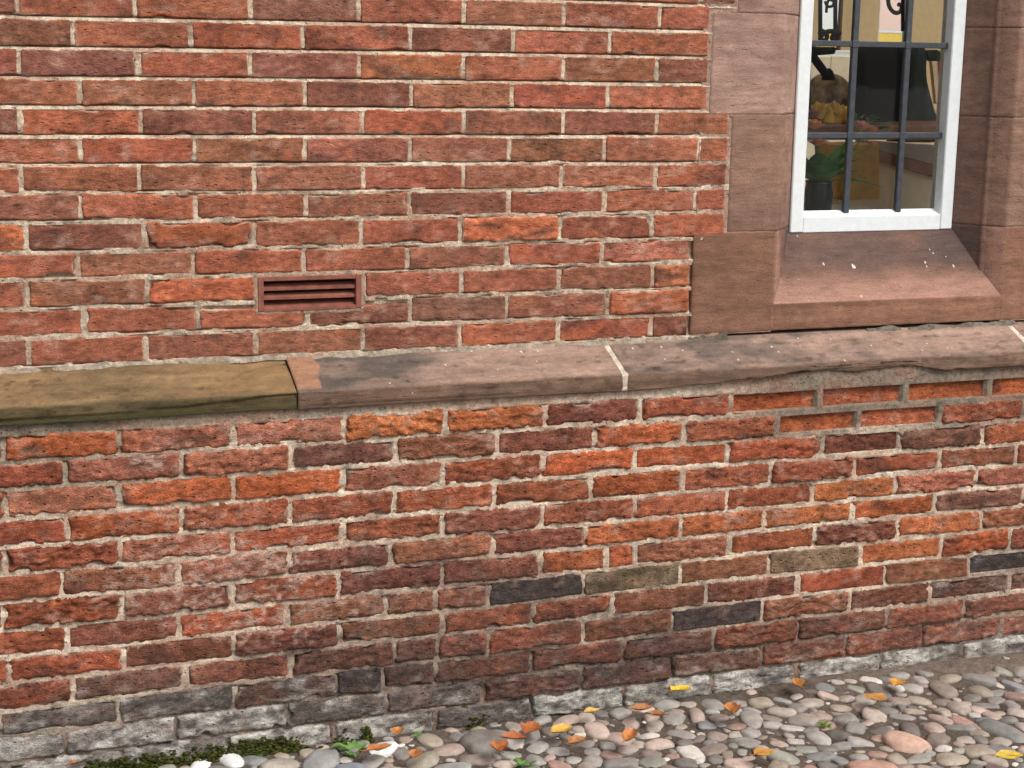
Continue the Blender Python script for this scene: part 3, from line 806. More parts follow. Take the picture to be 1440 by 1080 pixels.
for z in bz_:
    for i in range(3):
        lo = xe[i]+(.0082 if i else .0); hi = xe[i+1]-(.0082 if i < 2 else .0)
        MB().bbox((lo, ya+.001, z-.0072), (hi, yb, z+.0072), .0016).build('glazing_bar', M['iron'], window)
    for x, vb in zip(bx_, vbars):
        MB().bbox((x-.0098, ya-.0012, z-.0090), (x+.0098, ya+.003, z+.0090), .0012).build('bar_joint', M['iron'], vb)
ze = [WZ0+.047]+bz_+[WZ1-.041]
for i in range(3):
    for j in range(len(ze)-1):
        MB().box((xe[i]+.001, GY, ze[j]+.001), (xe[i+1]-.001, GY+.0035, ze[j+1]-.001)).build('pane', M['glass'], window)

added_win = empty('window', (3.85, .12, WZ0), 'extra white framed opening added beyond the right jamb to light the room', 'window')  # added opening out of view, lets more daylight reach the room
for a, b in (((3.3605, FY0, WZ0+.017), (3.40, FY1, WZ1)), ((4.26, FY0, WZ0+.017), (4.30, FY1, WZ1))): MB().bbox(a, b, .0025).build('stile', M['white'], added_win)
MB().bbox((3.40, FY0+.001, WZ0+.017), (4.26, FY1, WZ0+.057), .002).build('bottom_rail', M['white'], added_win)
for i in range(6): MB().box((3.40+i*.1434, GY, WZ0+.05), (3.40+i*.1434+.1414, GY+.0035, WZ1)).build('pane', M['glass'], added_win)

# ------------------------------------------------------------------ room behind the window
def structure(name, mb, mat, col=None):
    o = mb.build(name, mat, None, col=col); o['kind'] = 'structure'; return o
M['cream'] = plain('cream_plaster', tuple(lin((226,212,186))), .85, noise=.06)
M['boards'] = plain('floor_boards', tuple(lin((170,146,116))), .6, noise=.2)
M['beige'] = plain('beige_paint', tuple(lin((206,180,136))), .6, noise=.06)
RX0, RX1, RY0, RY1, RZ0, RZ1 = 1.9, 7.0, .32, 3.0, .25, 2.75
structure('interior_floor', MB().box((RX0, RY0, RZ0-.05), (RX1, RY1, RZ0)), M['boards'])
ce = MB(); ce.box((RX0, RY0, RZ1), (RX1, .6, RZ1+.05)); ce.box((RX0, 2.7, RZ1), (RX1, RY1, RZ1+.05)); ce.box((RX0, .6, RZ1), (2.7, 2.7, RZ1+.05)); ce.box((5.6, .6, RZ1), (RX1, 2.7, RZ1+.05))
structure('interior_ceiling', ce, M['cream'])
rl = empty('added_rooflight', (4.1, 1.6, RZ1+.05), 'unseen glazed roof opening added to light the room behind the window', 'added_rooflight')  # unseen roof opening, added to let daylight into the room
for i in range(3): MB().box((2.7+i*.97, .6, RZ1+.06), (2.7+i*.97+.93, 2.7, RZ1+.066)).build('pane', M['glass'], rl)
for i in range(2): MB().bbox((2.7+i*.97+.93, .6, RZ1+.02), (2.7+i*.97+.97, 2.7, RZ1+.08), .004).build('bar', M['white'], rl)
iw = MB(); iw.box((RX0, RY0-.02, RZ0), (WX0-.0005, RY0, RZ1)); iw.box((3.20, RY0-.02, RZ0), (3.36, RY0, RZ1)); iw.box((WX1+.0005, RY0-.02, RZ0), (3.20, RY0, WZ0-.03)); iw.box((WX1+.0005, RY0-.02, WZ1+.01), (3.20, RY0, RZ1)); iw.box((3.36, RY0-.02, RZ0), (RX1, RY0, WZ0)); iw.box((3.36, RY0-.02, 2.25), (RX1, RY0, RZ1))
iw.box((WX0-.0005, RY0-.02, RZ0), (WX1+.0005, RY0, WZ0-.03)); iw.box((WX0-.0005, RY0-.02, WZ1+.01), (WX1+.0005, RY0, RZ1))
structure('interior_wall', iw, M['cream'])
structure('interior_wall_side', MB().box((RX0-.05, RY0, RZ0), (RX0, RY1, RZ1)), M['cream'])
def fx(px, py=40): return float(atY(px, py, RY1)[0])
zs_ = float(atY(1165, 76, RY1)[2]); zs2 = float(atY(1165, 62, RY1)[2])
ops = [(fx(1153)-1.2, fx(1153)-.35), (fx(1153), fx(1184)), (fx(1235), fx(1276)), (fx(1276)+.55, fx(1276)+1.6)]
fw_ = MB(); px_ = RX0
for a, b in ops:
    fw_.box((px_, RY1, RZ0), (a, RY1+.03, RZ1)); fw_.box((a, RY1, RZ0), (b, RY1+.03, zs_)); fw_.box((a, RY1, 2.45), (b, RY1+.03, RZ1)); px_ = b
fw_.box((px_, RY1, RZ0), (RX1, RY1+.12, 1.0))
structure('interior_wall_far', fw_, M['beige'])
M['timber'] = plain('brown_timber', tuple(lin((112,84,58))), .55, noise=.25, scale=30)
for i, (a, b) in enumerate(ops):
    lab = ['far window hidden behind the left window frame', 'narrow bright far window beside the black scroll ironwork', 'bright far window above the black screen', 'wide far window at the end of the room'][i]
    fwn = empty('far_window', ((a+b)/2, RY1+.05, zs_), lab, 'window', 'windows across the room')
    for q in ((a, a+.008), (b-.008, b)):
        MB().bbox((q[0], RY1+.002, zs_), (q[1], RY1+.028, 2.45), .002).build('frame', M['timber'] if i != 2 else M['white'], fwn)
    MB().bbox((a+.008, RY1+.003, zs_), (b-.008, RY1+.027, zs_+.010), .002).build('sill', M['white'], fwn)
    MB().box((a+.008, RY1+.013, zs_+.010), (b-.008, RY1+.016, 2.45)).build('pane', M['glass'], fwn)
# the side of the street seen through the far windows
M['yellow'] = plain('yellow_render', tuple(lin((232,196,92))), .8, noise=.05)
M['pinkren'] = plain('pink_render', tuple(lin((226,196,188))), .8, noise=.05)
q0 = atY(1240, 46, 9.0)
yb_ = empty('yellow_building', (9, 9.5, 0), 'yellow rendered low building across the far street', 'building')
MB().box((4, 9.0, 0), (16, 11, float(q0[2]))).build('wall', M['yellow'], yb_)
MB().box((3.999, 8.997, float(q0[2])), (16.001, 11.001, float(q0[2])+.02)).build('parapet', M['white'], yb_)
pb = empty('pink_building', (12.5, 14, 0), 'pale pink rendered house behind the yellow building', 'building')
qp = atY(1236, 30, 13.0)
MB().box((float(qp[0]), 13.0, 0), (float(qp[0])+6, 16, 5.0)).build('wall', M['pinkren'], pb)
MB().box((float(qp[0])-.1, 12.9, 5.0), (float(qp[0])+6.1, 16.1, 5.25)).build('roof', M['timber'], pb)
wh = empty('white_building', (9.5, 14, 0), 'white rendered house behind the yellow building', 'building')
MB().box((6.0, 13.2, 0), (float(qp[0])-.02, 16, 5.6)).build('wall', M['white'], wh)
MB().box((5.9, 13.1, 5.6), (float(qp[0])+.05, 16.1, 5.8)).build('roof', M['timber'], wh)
# scroll ironwork standing before the far windows
def pth(pts, Y): return [atY(x, y, Y) for x, y in pts]
def curve(pts, n=6):
    P = [np.array(p, float) for p in pts]; P = [2*P[0]-P[1]]+P+[2*P[-1]-P[-2]]; out = []
    for i in range(1, len(P)-2):
        for k in range(n):
            t = k/n; a, b, c_, d = P[i-1], P[i], P[i+1], P[i+2]
            out.append(.5*((2*b)+(-a+c_)*t+(2*a-5*b+4*c_-d)*t*t+(-a+3*b-3*c_+d)*t**3))
    out.append(P[-2]); return out
iron = empty('scroll_ironwork', tuple(atY(1160, 66, 2.6)), 'black scroll ironwork standing before the far window', 'ironwork')
MB().tube(pth([(1175, -60), (1174.5, 62)], 2.6), .009).build('bar', M['black'], iron)
MB().tube(pth([(1153.5, -60), (1153.5, 62)], 2.6), .009).build('bar', M['black'], iron)
MB().tube(curve(pth([(1152, 48), (1157, 44), (1163, 50), (1160, 57), (1154, 54), (1160, 46), (1170, 44), (1178, 48), (1176, 56), (1170, 54), (1174, 46), (1182, 47)], 2.6)), .010).build('scroll', M['black'], iron)
MB().tube(curve(pth([(1160, 2), (1164, 9), (1171, 8), (1172, 2), (1166, 0), (1163, 6), (1162, 18)], 2.6)), .006).build('scroll', M['black'], iron)
ir2 = empty('hanging_bracket', tuple(atY(1262, 20, 2.6)), 'curled black bracket hanging before the far window above the black screen', 'bracket')
MB().tube(curve(pth([(1250, -30), (1249, 0), (1252, 12), (1259, 18), (1266, 16), (1268, 8), (1263, 6)], 2.6)), .009).build('scroll', M['black'], ir2)
MB().tube(pth([(1269.5, -60), (1269.5, 44)], 2.6), .008).build('bar', M['black'], ir2)
# white cupboard front below the narrow far window
cb = empty('white_cupboard', tuple(atY(1160, 140, 2.5)), 'pale cupboard with two doors below the narrow far window', 'cupboard')
a = atY(1132, 70, 2.3); b = atY(1212, 112, 2.3)
MB().bbox((a[0]-.3, 2.3, RZ0), (b[0], 2.75, a[2]), .004).build('body', M['white'], cb)
for (u0, u1) in ((1130, 1164), (1166, 1200)):
    A = atY(u0, 78, 2.3); B = atY(u1, 116, 2.3)
    MB().bbox((A[0], 2.285, RZ0+.1), (B[0], 2.299, A[2]), .004).build('door', M['cream'], cb)
# worktop with the things standing on it
M['wood'] = plain('brown_wood', tuple(lin((134,84,54))), .45, noise=.25, scale=25)
zt_ = float(atY(1235, 176, .95)[2])
desk = empty('wooden_worktop', (3.3, 1.1, RZ0), 'brown wooden worktop inside the window', 'worktop')
xa_, xb_ = float(atY(1128, 170, .95)[0])-.4, float(atY(1340, 170, .95)[0])+.6
MB().bbox((xa_, .95, zt_-.045), (xb_, 1.75, zt_), .004).build('top', M['wood'], desk)
for xx in (xa_+.05, xb_-.1):
    for yy in (1.0, 1.64): MB().bbox((xx, yy, RZ0), (xx+.05, yy+.05, zt_-.045), .003).build('leg', M['wood'], desk)
def slab(name, pts, Y, th, mat, root, smooth=False):
    """closed outline on a plane facing the window, with real thickness"""
    P = [atY(x, y, Y) for x, y in pts]; n = len(P)
    V = P+[p+np.array([0, th, 0]) for p in P]
    F = [tuple(range(n)), tuple(range(2*n-1, n-1, -1))]+[(i, (i+1) % n, n+(i+1) % n, n+i) for i in range(n)]
    return part(name, np.array(V), F, mat, root, smooth=smooth)
scr = empty('black_screen', tuple(atY(1240, 176, 1.2)), 'black computer screen seen from behind on the worktop', 'screen')
slab('casing', [(1216, 74), (1222, 66), (1262, 66), (1267, 72), (1267, 168), (1262, 172), (1220, 172), (1216, 166)], 1.15, .06, M['black'], scr)
slab('stand', [(1232, 166), (1252, 166), (1254, 178), (1230, 178)], 1.22, .05, M['black'], scr)
M['green'] = plain('dark_green_cloth', (.012,.022,.016), .9, noise=.4, scale=18)
coat = empty('dark_green_coat', tuple(atY(1298, 178, 1.3)), 'dark green coat hanging behind the worktop beside the black screen', 'coat')
rows_ = [(62, 1284, 1298), (70, 1274, 1308), (82, 1270, 1312), (105, 1269, 1313), (130, 1268, 1318), (152, 1266, 1324), (172, 1264, 1332), (200, 1262, 1336)]
V = []; nn = 28
for (py, l, r_) in rows_:
    A = atY(l, py, 1.3); B = atY(r_, py, 1.3); cx = (A+B)/2; hw = (B[0]-A[0])/2*.86; cx = cx-np.array([hw*.1, 0, 0])
    for j in range(nn):
        an = 2*math.pi*j/nn; rr = 1+.10*math.sin(an*7+py*.03)
        V.append((cx[0]+hw*rr*math.cos(an), 1.35+.07*rr*math.sin(an), cx[2]))
F = [(i*nn+j, i*nn+(j+1) % nn, (i+1)*nn+(j+1) % nn, (i+1)*nn+j) for i in range(len(rows_)-1) for j in range(nn)]+[tuple(range(nn))]
part('body', np.array(V), F, M['green'], coat, smooth=True)
slab('sleeve', [(1303, 72), (1318, 70), (1328, 76), (1332, 84), (1320, 86), (1308, 82)], 1.28, .06, M['green'], coat)
M['redcloth'] = plain('red_cloth', tuple(lin((196,62,44))), .85, noise=.15); M['pale'] = plain('pale_cloth', tuple(lin((214,188,150))), .85, noise=.1)
sc_ = empty('striped_scarf', tuple(atY(1320, 145, 1.5)), 'red and cream striped scarf hanging beside the dark green coat', 'scarf')
slab('cream_stripe', [(1310, 78), (1319, 76), (1326, 146), (1317, 146)], 1.5, .02, M['pale'], sc_)
slab('red_stripe', [(1319, 76), (1334, 76), (1336, 150), (1326, 146), (1322, 120)], 1.496, .02, M['redcloth'], sc_)
# heap of ochre cloth
M['ochre'] = plain('ochre_cloth', tuple(lin((196,150,48))), .85, noise=.2, scale=30)
cl_ = atY(1167, 166, 1.12)
u_, v_ = np.meshgrid(np.linspace(0, 2*math.pi, 49), np.linspace(0, math.pi/2, 14), indexing='ij')
rx = (atY(1197, 160, 1.12)[0]-atY(1138, 160, 1.12)[0])/2; hz = (atY(1167, 146, 1.12)[2]-zt_)*.9
fold = 1+.16*np.sin(u_*5+3*v_)+.12*np.sin(u_*11-5*v_)
X = cl_[0]+rx*np.cos(u_)*np.cos(v_)*fold; Y = 1.14+.09*np.sin(u_)*np.cos(v_)*fold; Z = zt_+.002+hz*np.sin(v_)*(1+.25*np.sin(u_*3+1)*np.cos(v_))+.010*np.sin(u_*7+v_*6)*np.sin(v_*2)+.010*np.sin(u_*15-v_*9)*np.sin(v_*2)
tag(part('ochre_cloth', np.stack([X, Y, Z], -1).reshape(-1, 3), gridfaces(49, 14), M['ochre'], None), 'crumpled heap of ochre yellow cloth on the worktop', 'cloth')
M['brownbag'] = plain('brown_bag', tuple(lin((120,98,62))), .8, noise=.6, scale=45)
qb = atY(1165, 168, 1.42); rx = (atY(1196, 140, 1.42)[0]-atY(1136, 140, 1.42)[0])/2; hz = atY(1165, 110, 1.42)[2]-zt_
u_, v_ = np.meshgrid(np.linspace(0, 2*math.pi, 41), np.linspace(0, math.pi/2, 12), indexing='ij')
f_ = 1+.10*np.sin(u_*4+2*v_)+.06*np.sin(u_*9)
X = qb[0]+rx*np.sign(np.cos(u_))*np.abs(np.cos(u_))**.8*np.cos(v_)**.5*f_; Y = 1.42+.10*np.sin(u_)*np.cos(v_)**.5*f_; Z = zt_+.002+hz*np.sin(v_)*(1+.10*np.sin(u_*3))
tag(part('brown_bag', np.stack([X, Y, Z], -1).reshape(-1, 3), gridfaces(41, 12), M['brownbag'], None), 'mottled brown bag standing behind the ochre cloth on the worktop', 'bag')
# desk lamp arm
lamp = empty('desk_lamp', tuple(atY(1160, 176, 1.0)), 'black jointed desk lamp behind the left window stile', 'lamp')
MB().tube(pth([(1136, 176), (1136, 74)], 1.02), .010).build('post', M['black'], lamp)
MB().tube(pth([(1136, 74), (1142, 78), (1164, 108)], 1.02), .014).build('arm', M['black'], lamp)
MB().tube(pth([(1139, 70), (1150, 72), (1172, 71), (1174, 67)], 1.02), [.012, .013, .011, .006]).build('bracket', M['black'], lamp)
MB().lathe(atY(1165, 110, 1.02), [(.004, .03), (.014, .02), (.022, -.004), (.020, -.006), (.003, .012)], 16).build('shade', M['black'], lamp, smooth=True)
# yellow crate and pale box
yel = empty('mustard_box', tuple(atY(1214, 292, .62)), 'mustard yellow box standing inside the window', 'box')
slab('body', [(1186, 205), (1236, 203), (1237, 298), (1188, 300)], .62, .16, plain('mustard', tuple(lin((214,168,66))), .7, noise=.15), yel)
slab('base', [(1180, 283), (1238, 281), (1238, 306), (1180, 308)], .60, .19, M['cream'], yel)
wp = empty('white_counter', tuple(atY(1280, 300, .78)), 'white counter with a sloping brown wooden edge', 'counter')
slab('panel', [(1236, 224), (1334, 250), (1334, 330), (1236, 330)], .72, .05, M['cream'], wp)
slab('edge', [(1230, 211), (1336, 238), (1336, 254), (1230, 226)], .70, .10, M['wood'], wp)
slab('lid', [(1234, 199), (1336, 206), (1336, 237), (1230, 210)], .74, .12, plain('grey_lid', tuple(lin((150,138,124))), .6), wp)
# inner sill and the flowers in their vase
isl = MB().bbox((WX0+.001, FY1+.001, WZ0-.025), (WX1-.001, .62, WZ0+.020), .004).build('inner_sill', M['cream'], None)
tag(isl, 'cream painted board forming the inner window sill', 'sill')
vz = WZ0+.0205
M['vase'] = plain('dark_vase_glass', (.03,.04,.035), .08, spec=.6)
vc = atY(1150, 292, .30); vc = np.array([vc[0], .30, vz])
vase = empty('flower_vase', tuple(vc), 'dark glass vase of pink and orange flowers on the inner sill', 'vase')
MB().lathe(vc, [(.0, .0), (.030, 0), (.036, .02), (.038, .06), (.034, .085), (.036, .092), (.032, .088), (.033, .03), (.0, .01)], 20).build('vase', M['vase'], vase, smooth=True)
def leafmesh(base, dirv, L_, W_, curl, side=None, nseg=8):
    d = np.array(dirv, float); d /= np.linalg.norm(d)
    s_ = np.cross(d, [0, 0, 1.0]) if side is None else np.array(side, float); s_ /= np.linalg.norm(s_)+1e-9
    nm = np.cross(s_, d); V = []
    for i in range(nseg+1):
        t = i/nseg; wd = W_*(math.sin(math.pi*min(1, t*.96+.02))**.8)*(1-.25*t)
        c0 = np.array(base)+d*L_*t-nm*curl*L_*t*t
        for k in (-1, -.5, 0, .5, 1): V.append(c0+s_*wd*k*.5+nm*(abs(k)*wd*.18))
    return np.array(V), gridfaces(nseg+1, 5)
M['gleaf'] = plain('glossy_leaf', tuple(lin((92,146,72))), .45, noise=.3, scale=60)
rg = np.random.default_rng(5)
for i in range(16):
    an = rg.uniform(0, 6.28); el = rg.uniform(.25, 1.2)
    base = vc+np.array([.015*math.cos(an), .015*math.sin(an), .085])
    V, F = leafmesh(base, (math.cos(an)*math.cos(el), math.sin(an)*math.cos(el)*.7, math.sin(el)), rg.uniform(.09, .16), rg.uniform(.045, .08), .35)
    part('leaf', V, F, M['gleaf'], vase)
M['pinkpetal'] = plain('pink_petal', tuple(lin((246,170,158))), .6, noise=.15); M['orpetal'] = plain('orange_petal', tuple(lin((244,168,122))), .6, noise=.15); M['mauve'] = plain('mauve_petal', tuple(lin((150,104,120))), .6, noise=.15)
for i, (px, py, Y_, mt, sz) in enumerate(((1141, 166, .26, 'mauve', .030), (1144, 182, .24, 'orpetal', .036), (1150, 206, .24, 'orpetal', .034), (1212, 183, .30, 'pinkpetal', .034), (1226, 188, .33, 'orpetal', .028), (1226, 206, .33, 'orpetal', .022))):
    c0 = atY(px, py, Y_)
    st = MB().tube(curve([vc+np.array([0, 0, .08]), (vc+np.array([0, 0, .08])+c0)/2+np.array([0, 0, .015]), c0]), .0018, 6)
    st.build('stem', M['gleaf'], vase)
    fl = MB()
    for k in range(9):
        an = k*2.4; el = .15+.10*k
        V, F = leafmesh(c0, (math.cos(an)*math.cos(el), math.sin(an)*math.cos(el), math.sin(el)), sz*(1-.03*k), sz*.95, -.25, nseg=5)
        fl.add(V, F.tolist())
    fl.build('bloom', M[mt], vase, smooth=True)
for i in range(14):
    c0 = atY(rg.uniform(1202, 1240), rg.uniform(158, 178), .36)
    V, F = leafmesh(c0-np.array([0, 0, .01]), (rg.normal(), rg.normal()*.5, rg.uniform(-.2, .8)), rg.uniform(.03, .06), .026, .3)
    part('leaf', V, F, M['gleaf'], vase)

# ------------------------------------------------------------------ ground
def gz(x, y):
    return .010+.006*fbm(np.asarray(x)*3, np.asarray(y)*3, 0, 501, 2)+.010*sstep(-.30, -.12, np.asarray(y))*(.6+.4*vn(np.asarray(x)*2.2, 0, 0, 503))+.012*sstep(2.2, 2.6, np.asarray(x))*sstep(-.34, -.18, np.asarray(y)+.05*vn(np.asarray(x)*6, np.asarray(y)*6, 0, 521))
g_ = MB(); g_.box((-80, -80, -.14), (80, YL+.06, -.04)); o = g_.build('ground', plain('paving', tuple(lin((82,79,76))), .9, noise=.3, scale=8)); o['kind'] = 'structure'
xs = np.arange(-.5, 4.3, .011); ys = np.arange(-1.5, YL+.03, .011)
X, Y = np.meshgrid(xs, ys, indexing='ij')
Z = gz(X, Y)+.0035*fbm(X*30, Y*30, 0, 505, 3)+.0022*fbm(X*90, Y*90, 0, 507, 2)
edge = np.minimum.reduce([X-xs[0], xs[-1]-X, Y-ys[0]]); Z = Z-.06*sstep(.08, 0, edge)
c = lin((94,83,74))*(1+.35*fbm(X*14, Y*14, 0, 509, 3)+.25*fbm(X*60, Y*60, 0, 511, 2))[..., None]
strip = sstep(2.3, 2.7, X)*sstep(-.28, -.18, Y+.05*fbm(X*7, Y*7, 0, 513, 2))*.8
c = c*(1-strip[..., None])+lin((118,104,94))*strip[..., None]
V = np.stack([X, Y, Z], -1).reshape(-1, 3)
bedo = part('cobbled_ground', V, gridfaces(*X.shape), M['dirt'], None, np.clip(c.reshape(-1, 3), .01, .6)); bedo['kind'] = 'structure'

import bmesh
def ico(sub):
    bm = bmesh.new(); bmesh.ops.create_icosphere(bm, subdivisions=sub, radius=1.0)
    V = np.array([v.co[:] for v in bm.verts]); F = np.array([[v.index for v in f.verts] for f in bm.faces]); bm.free(); return V, F
I2, I3 = ico(2), ico(3)
COBC = [((146,140,134), 3), ((124,120,118), 3), ((112,118,124), 2), ((166,148,134), 3), ((176,146,132), 2), ((128,108,96), 2), ((92,88,86), 2), ((150,134,112), 2), ((196,188,176), .7), ((164,116,100), .9), ((132,136,122), 1)]
cw = np.array([c_[1] for c_ in COBC]); cw = cw/cw.sum()
pl = []   # x,y,r
rg = np.random.default_rng(21)
grid = {}
def fits(x, y, r, slack):
    gx, gy = int(x/.12), int(y/.12)
    for i in range(gx-1, gx+2):
        for j in range(gy-1, gy+2):
            for (a, b, q) in grid.get((i, j), ()):
                if (a-x)**2+(b-y)**2 < ((r+q)*slack)**2: return False
    return True
def put(x, y, r):
    pl.append((x, y, r)); grid.setdefault((int(x/.12), int(y/.12)), []).append((x, y, r))
for (px, py, r) in ((1278, 1036, .046), (1415, 1020, .040), (1225, 1072, .040), (680, 1038, .046), (325, 1061, .026), (283, 1068, .027), (533, 1046, .032), (590, 1060, .036), (636, 1072, .036), (452, 1064, .034), (395, 1068, .033), (500, 1074, .034), (560, 1078, .034)):
    q = atZ(px, py, .03)
    if fits(q[0], q[1], r, .9): put(float(q[0]), float(q[1]), r)
fixed_n = len(pl)
for (lo, hi, tries) in ((.024, .031, 1200), (.018, .024, 14000), (.013, .018, 20000), (.008, .011, 9000), (.0035, .006, 6000)):
    for _ in range(tries):
        x = rg.uniform(-.4, 4.1); y = rg.uniform(-1.38, YL-.004); r = rg.uniform(lo, hi)
        if y > YL-r*.85: continue
        if y > -.108-.075*min(1, max(0, (x-1.75)/.9))-.03*math.sin(x*9)*(x > 2) and x > 1.75 and (r > .0125 or rg.random() < .96): continue
        if fits(x, y, r, .97): put(x, y, r)
def project(P):
    d = np.asarray(P)-CAM; z = d@_f; return 720+FPX*(d@CR)/z, 540-FPX*(d@CU)/z
cand = []
for i, (x, y, r) in enumerate(pl):
    u, v = project((x, y, .02)); vis = -25 < u < 1465 and v < 1105
    cand.append((vis, r, i))
order = sorted([c_ for c_ in cand if c_[0]], key=lambda c_: -c_[1])
single = set(c_[2] for c_ in order[:298])
SV, SF, SC, nS = [], [], [], 0
for i, (x, y, r) in enumerate(pl):
    BV, BF = I3 if i in single and r > .015 else I2
    if i not in single and r < .012: BV, BF = I2
    asp = rg.uniform(.5, .92); rot = rg.normal(-.7, .55) if x > 2.2 else rg.uniform(0, 3.14)
    ax = r*1.12/math.sqrt(asp); ay = ax*asp*1.02; az = r*rg.uniform(.38, .62)
    P = BV.copy(); sgn = np.sign(P); P = sgn*np.abs(P)**rg.uniform(.64, .95)
    P = P*(1+.24*fbm(P[:, 0]*1.1+i, P[:, 1]*1.1, P[:, 2]*1.1, 601, 2)+.03*fbm(P[:, 0]*4+i, P[:, 1]*4, P[:, 2]*4, 603, 2))[:, None]
    P = P*np.array([ax, ay, az])
    tl = rg.normal(0, .16); P = np.stack([P[:, 0]*math.cos(tl)-P[:, 2]*math.sin(tl), P[:, 1], P[:, 0]*math.sin(tl)+P[:, 2]*math.cos(tl)], -1)
    P = np.stack([P[:, 0]*math.cos(rot)-P[:, 1]*math.sin(rot), P[:, 0]*math.sin(rot)+P[:, 1]*math.cos(rot), P[:, 2]], -1)
    P = P+np.array([x, y, float(gz(x, y))+az*rg.uniform(-.38, .12)-.002])
    k = rg.choice(len(COBC), p=cw); cc = lin(COBC[k][0])*rg.uniform(.85, 1.3); g__ = cc.mean(); cc = (g__+(cc-g__)*.72)*.68+lin((140,130,119))*.32
    if i < fixed_n: cc = lin([(186,154,136), (124,122,118), (166,130,116), (120,114,108), (196,196,194), (222,220,216), (226,226,224), (150,142,128), (146,144,140), (138,136,134), (154,146,134), (128,132,138), (164,150,138)][i % 13])
    if r < .012 and rg.random() < .1: cc = lin((205,198,188))
    band = fbm(P[:, 0]*25+i, P[:, 1]*25, P[:, 2]*25, 607, 3)
    col = np.clip(cc[None, :]*(1+.28*band)[:, None], .01, .8)
    if i in single: part('cobble', P, BF, M['cobble'], bedo, col)
    else: SV.append(P); SF.append(BF+nS); SC.append(col); nS += len(P)
part('pebbles', np.concatenate(SV), np.concatenate(SF), M['cobble'], bedo, np.concatenate(SC), kind='stuff')

# ------------------------------------------------------------------ moss along the foot of the wall
mv, mf, mc, nm_ = [], [], [], 0
for _ in range(3800):
    px = rg.uniform(40, 690)
    q = atZ(px, 1050, .02); x = float(q[0])+rg.normal(0, .02); t = rg.random()**1.6
    dens = float(fbm(np.array(x*11), np.array(0.), np.array(0.), 701, 3))
    if dens < -.02+.35*(x > 1.32)+.25*(x < .75)+rg.normal(0, .1): continue
    y = YL-.002-t*.018; z = float(gz(x, y))+.002+.034*(1-t)*rg.random()**1.8
    r = rg.uniform(.002, .0055)
    P = I2[0] if False else ico1[0] if 'ico1' in globals() else ico(1)[0]
    P = P*np.array([r*1.3, r*.8, r*.75])*(1+rg.normal(0, .12, (len(P), 1)))+np.array([x, y, z])
    f = ico(1)[1] if 'I1F' not in globals() else I1F
    I1F = f; ico1 = (ico(1)[0] if 'ico1' not in globals() else ico1[0], f)
    mv.append(P); mf.append(f+nm_); nm_ += len(P)
    mc.append(np.tile(lin((58,62,28) if rg.random() < .65 else (80,84,38))*rg.uniform(.6, 1.1), (len(P), 1)))
tag(part('moss', np.concatenate(mv), np.concatenate(mf), M['moss'], None, np.concatenate(mc)), 'dark green moss growing along the foot of the plinth wall', 'moss', kind='stuff')

# ------------------------------------------------------------------ fallen leaves
def fallen_leaf(px, py, L_, W_, rot, colr, label, curl=.3, lobed=0, lift=.012, group=None):
    q = atZ(px, py, .045); nu, nv = 15, 7
    L_ *= 1.0; W_ *= 1.2
    t, k = np.meshgrid(np.linspace(0, 1, nu), np.linspace(-1, 1, nv), indexing='ij')
    wd = W_*.5*np.sin(math.pi*np.clip(t*.97+.015, 0, 1))**.75*(1-.3*(t-.4))
    if lobed: wd = wd*(1+lobed*np.sin(t*math.pi*5))
    wd = wd*(1+.16*fbm(t*7+px, np.sign(k)*3, 0*t, 807, 2))
    u_ = (t-.5)*L_; v_ = k*wd+.08*W_*np.sin(t*3+px)
    h_ = np.abs(k)**1.4*wd*curl*1.3+curl*L_*.5*(t-.5)**2*2+.0018*fbm(t*5+px, k*3, 0, 801, 2)-.002*np.exp(-(k/.15)**2)*0
    cr_, sr_ = math.cos(rot), math.sin(rot)
    X = q[0]+u_*cr_-v_*sr_; Y = q[1]+u_*sr_+v_*cr_; Z = .045+lift+h_-.010
    V = np.stack([X, Y, Z], -1).reshape(-1, 3); V2 = V-np.array([0, 0, .0006]); n = len(V)
    F = gridfaces(nu, nv); Fa = np.concatenate([F, F[:, ::-1]+n])
    c = (lin(colr)*.58+lin((132,102,70))*.42)*(1+.55*fbm(t*6+px, k*4, 0, 803, 3)-.22*np.exp(-((np.abs(k)*.35+t*6) % 1-.5)**2/.01)-.25*np.exp(-(k/.10)**2))[..., None]
    c = c.reshape(-1, 3)
    root = empty('fallen_leaf', (float(q[0]), float(q[1]), .03), label, 'leaf', group or 'fallen leaves on the cobbles')
    part('blade', np.concatenate([V, V2]), Fa, M['leaf'], root, np.clip(np.concatenate([c, c]), .01, .8))
    e0 = V.reshape(nu, nv, 3)[0, nv//2]; dr = np.array([-cr_, -sr_, .1])
    MB().tube([e0, e0+dr*L_*.18, e0+dr*L_*.32+np.array([0, 0, .003])], [.0011, .0009, .0007], 5).build('stalk', M['leaf'], root, col=lin((150,100,50)))
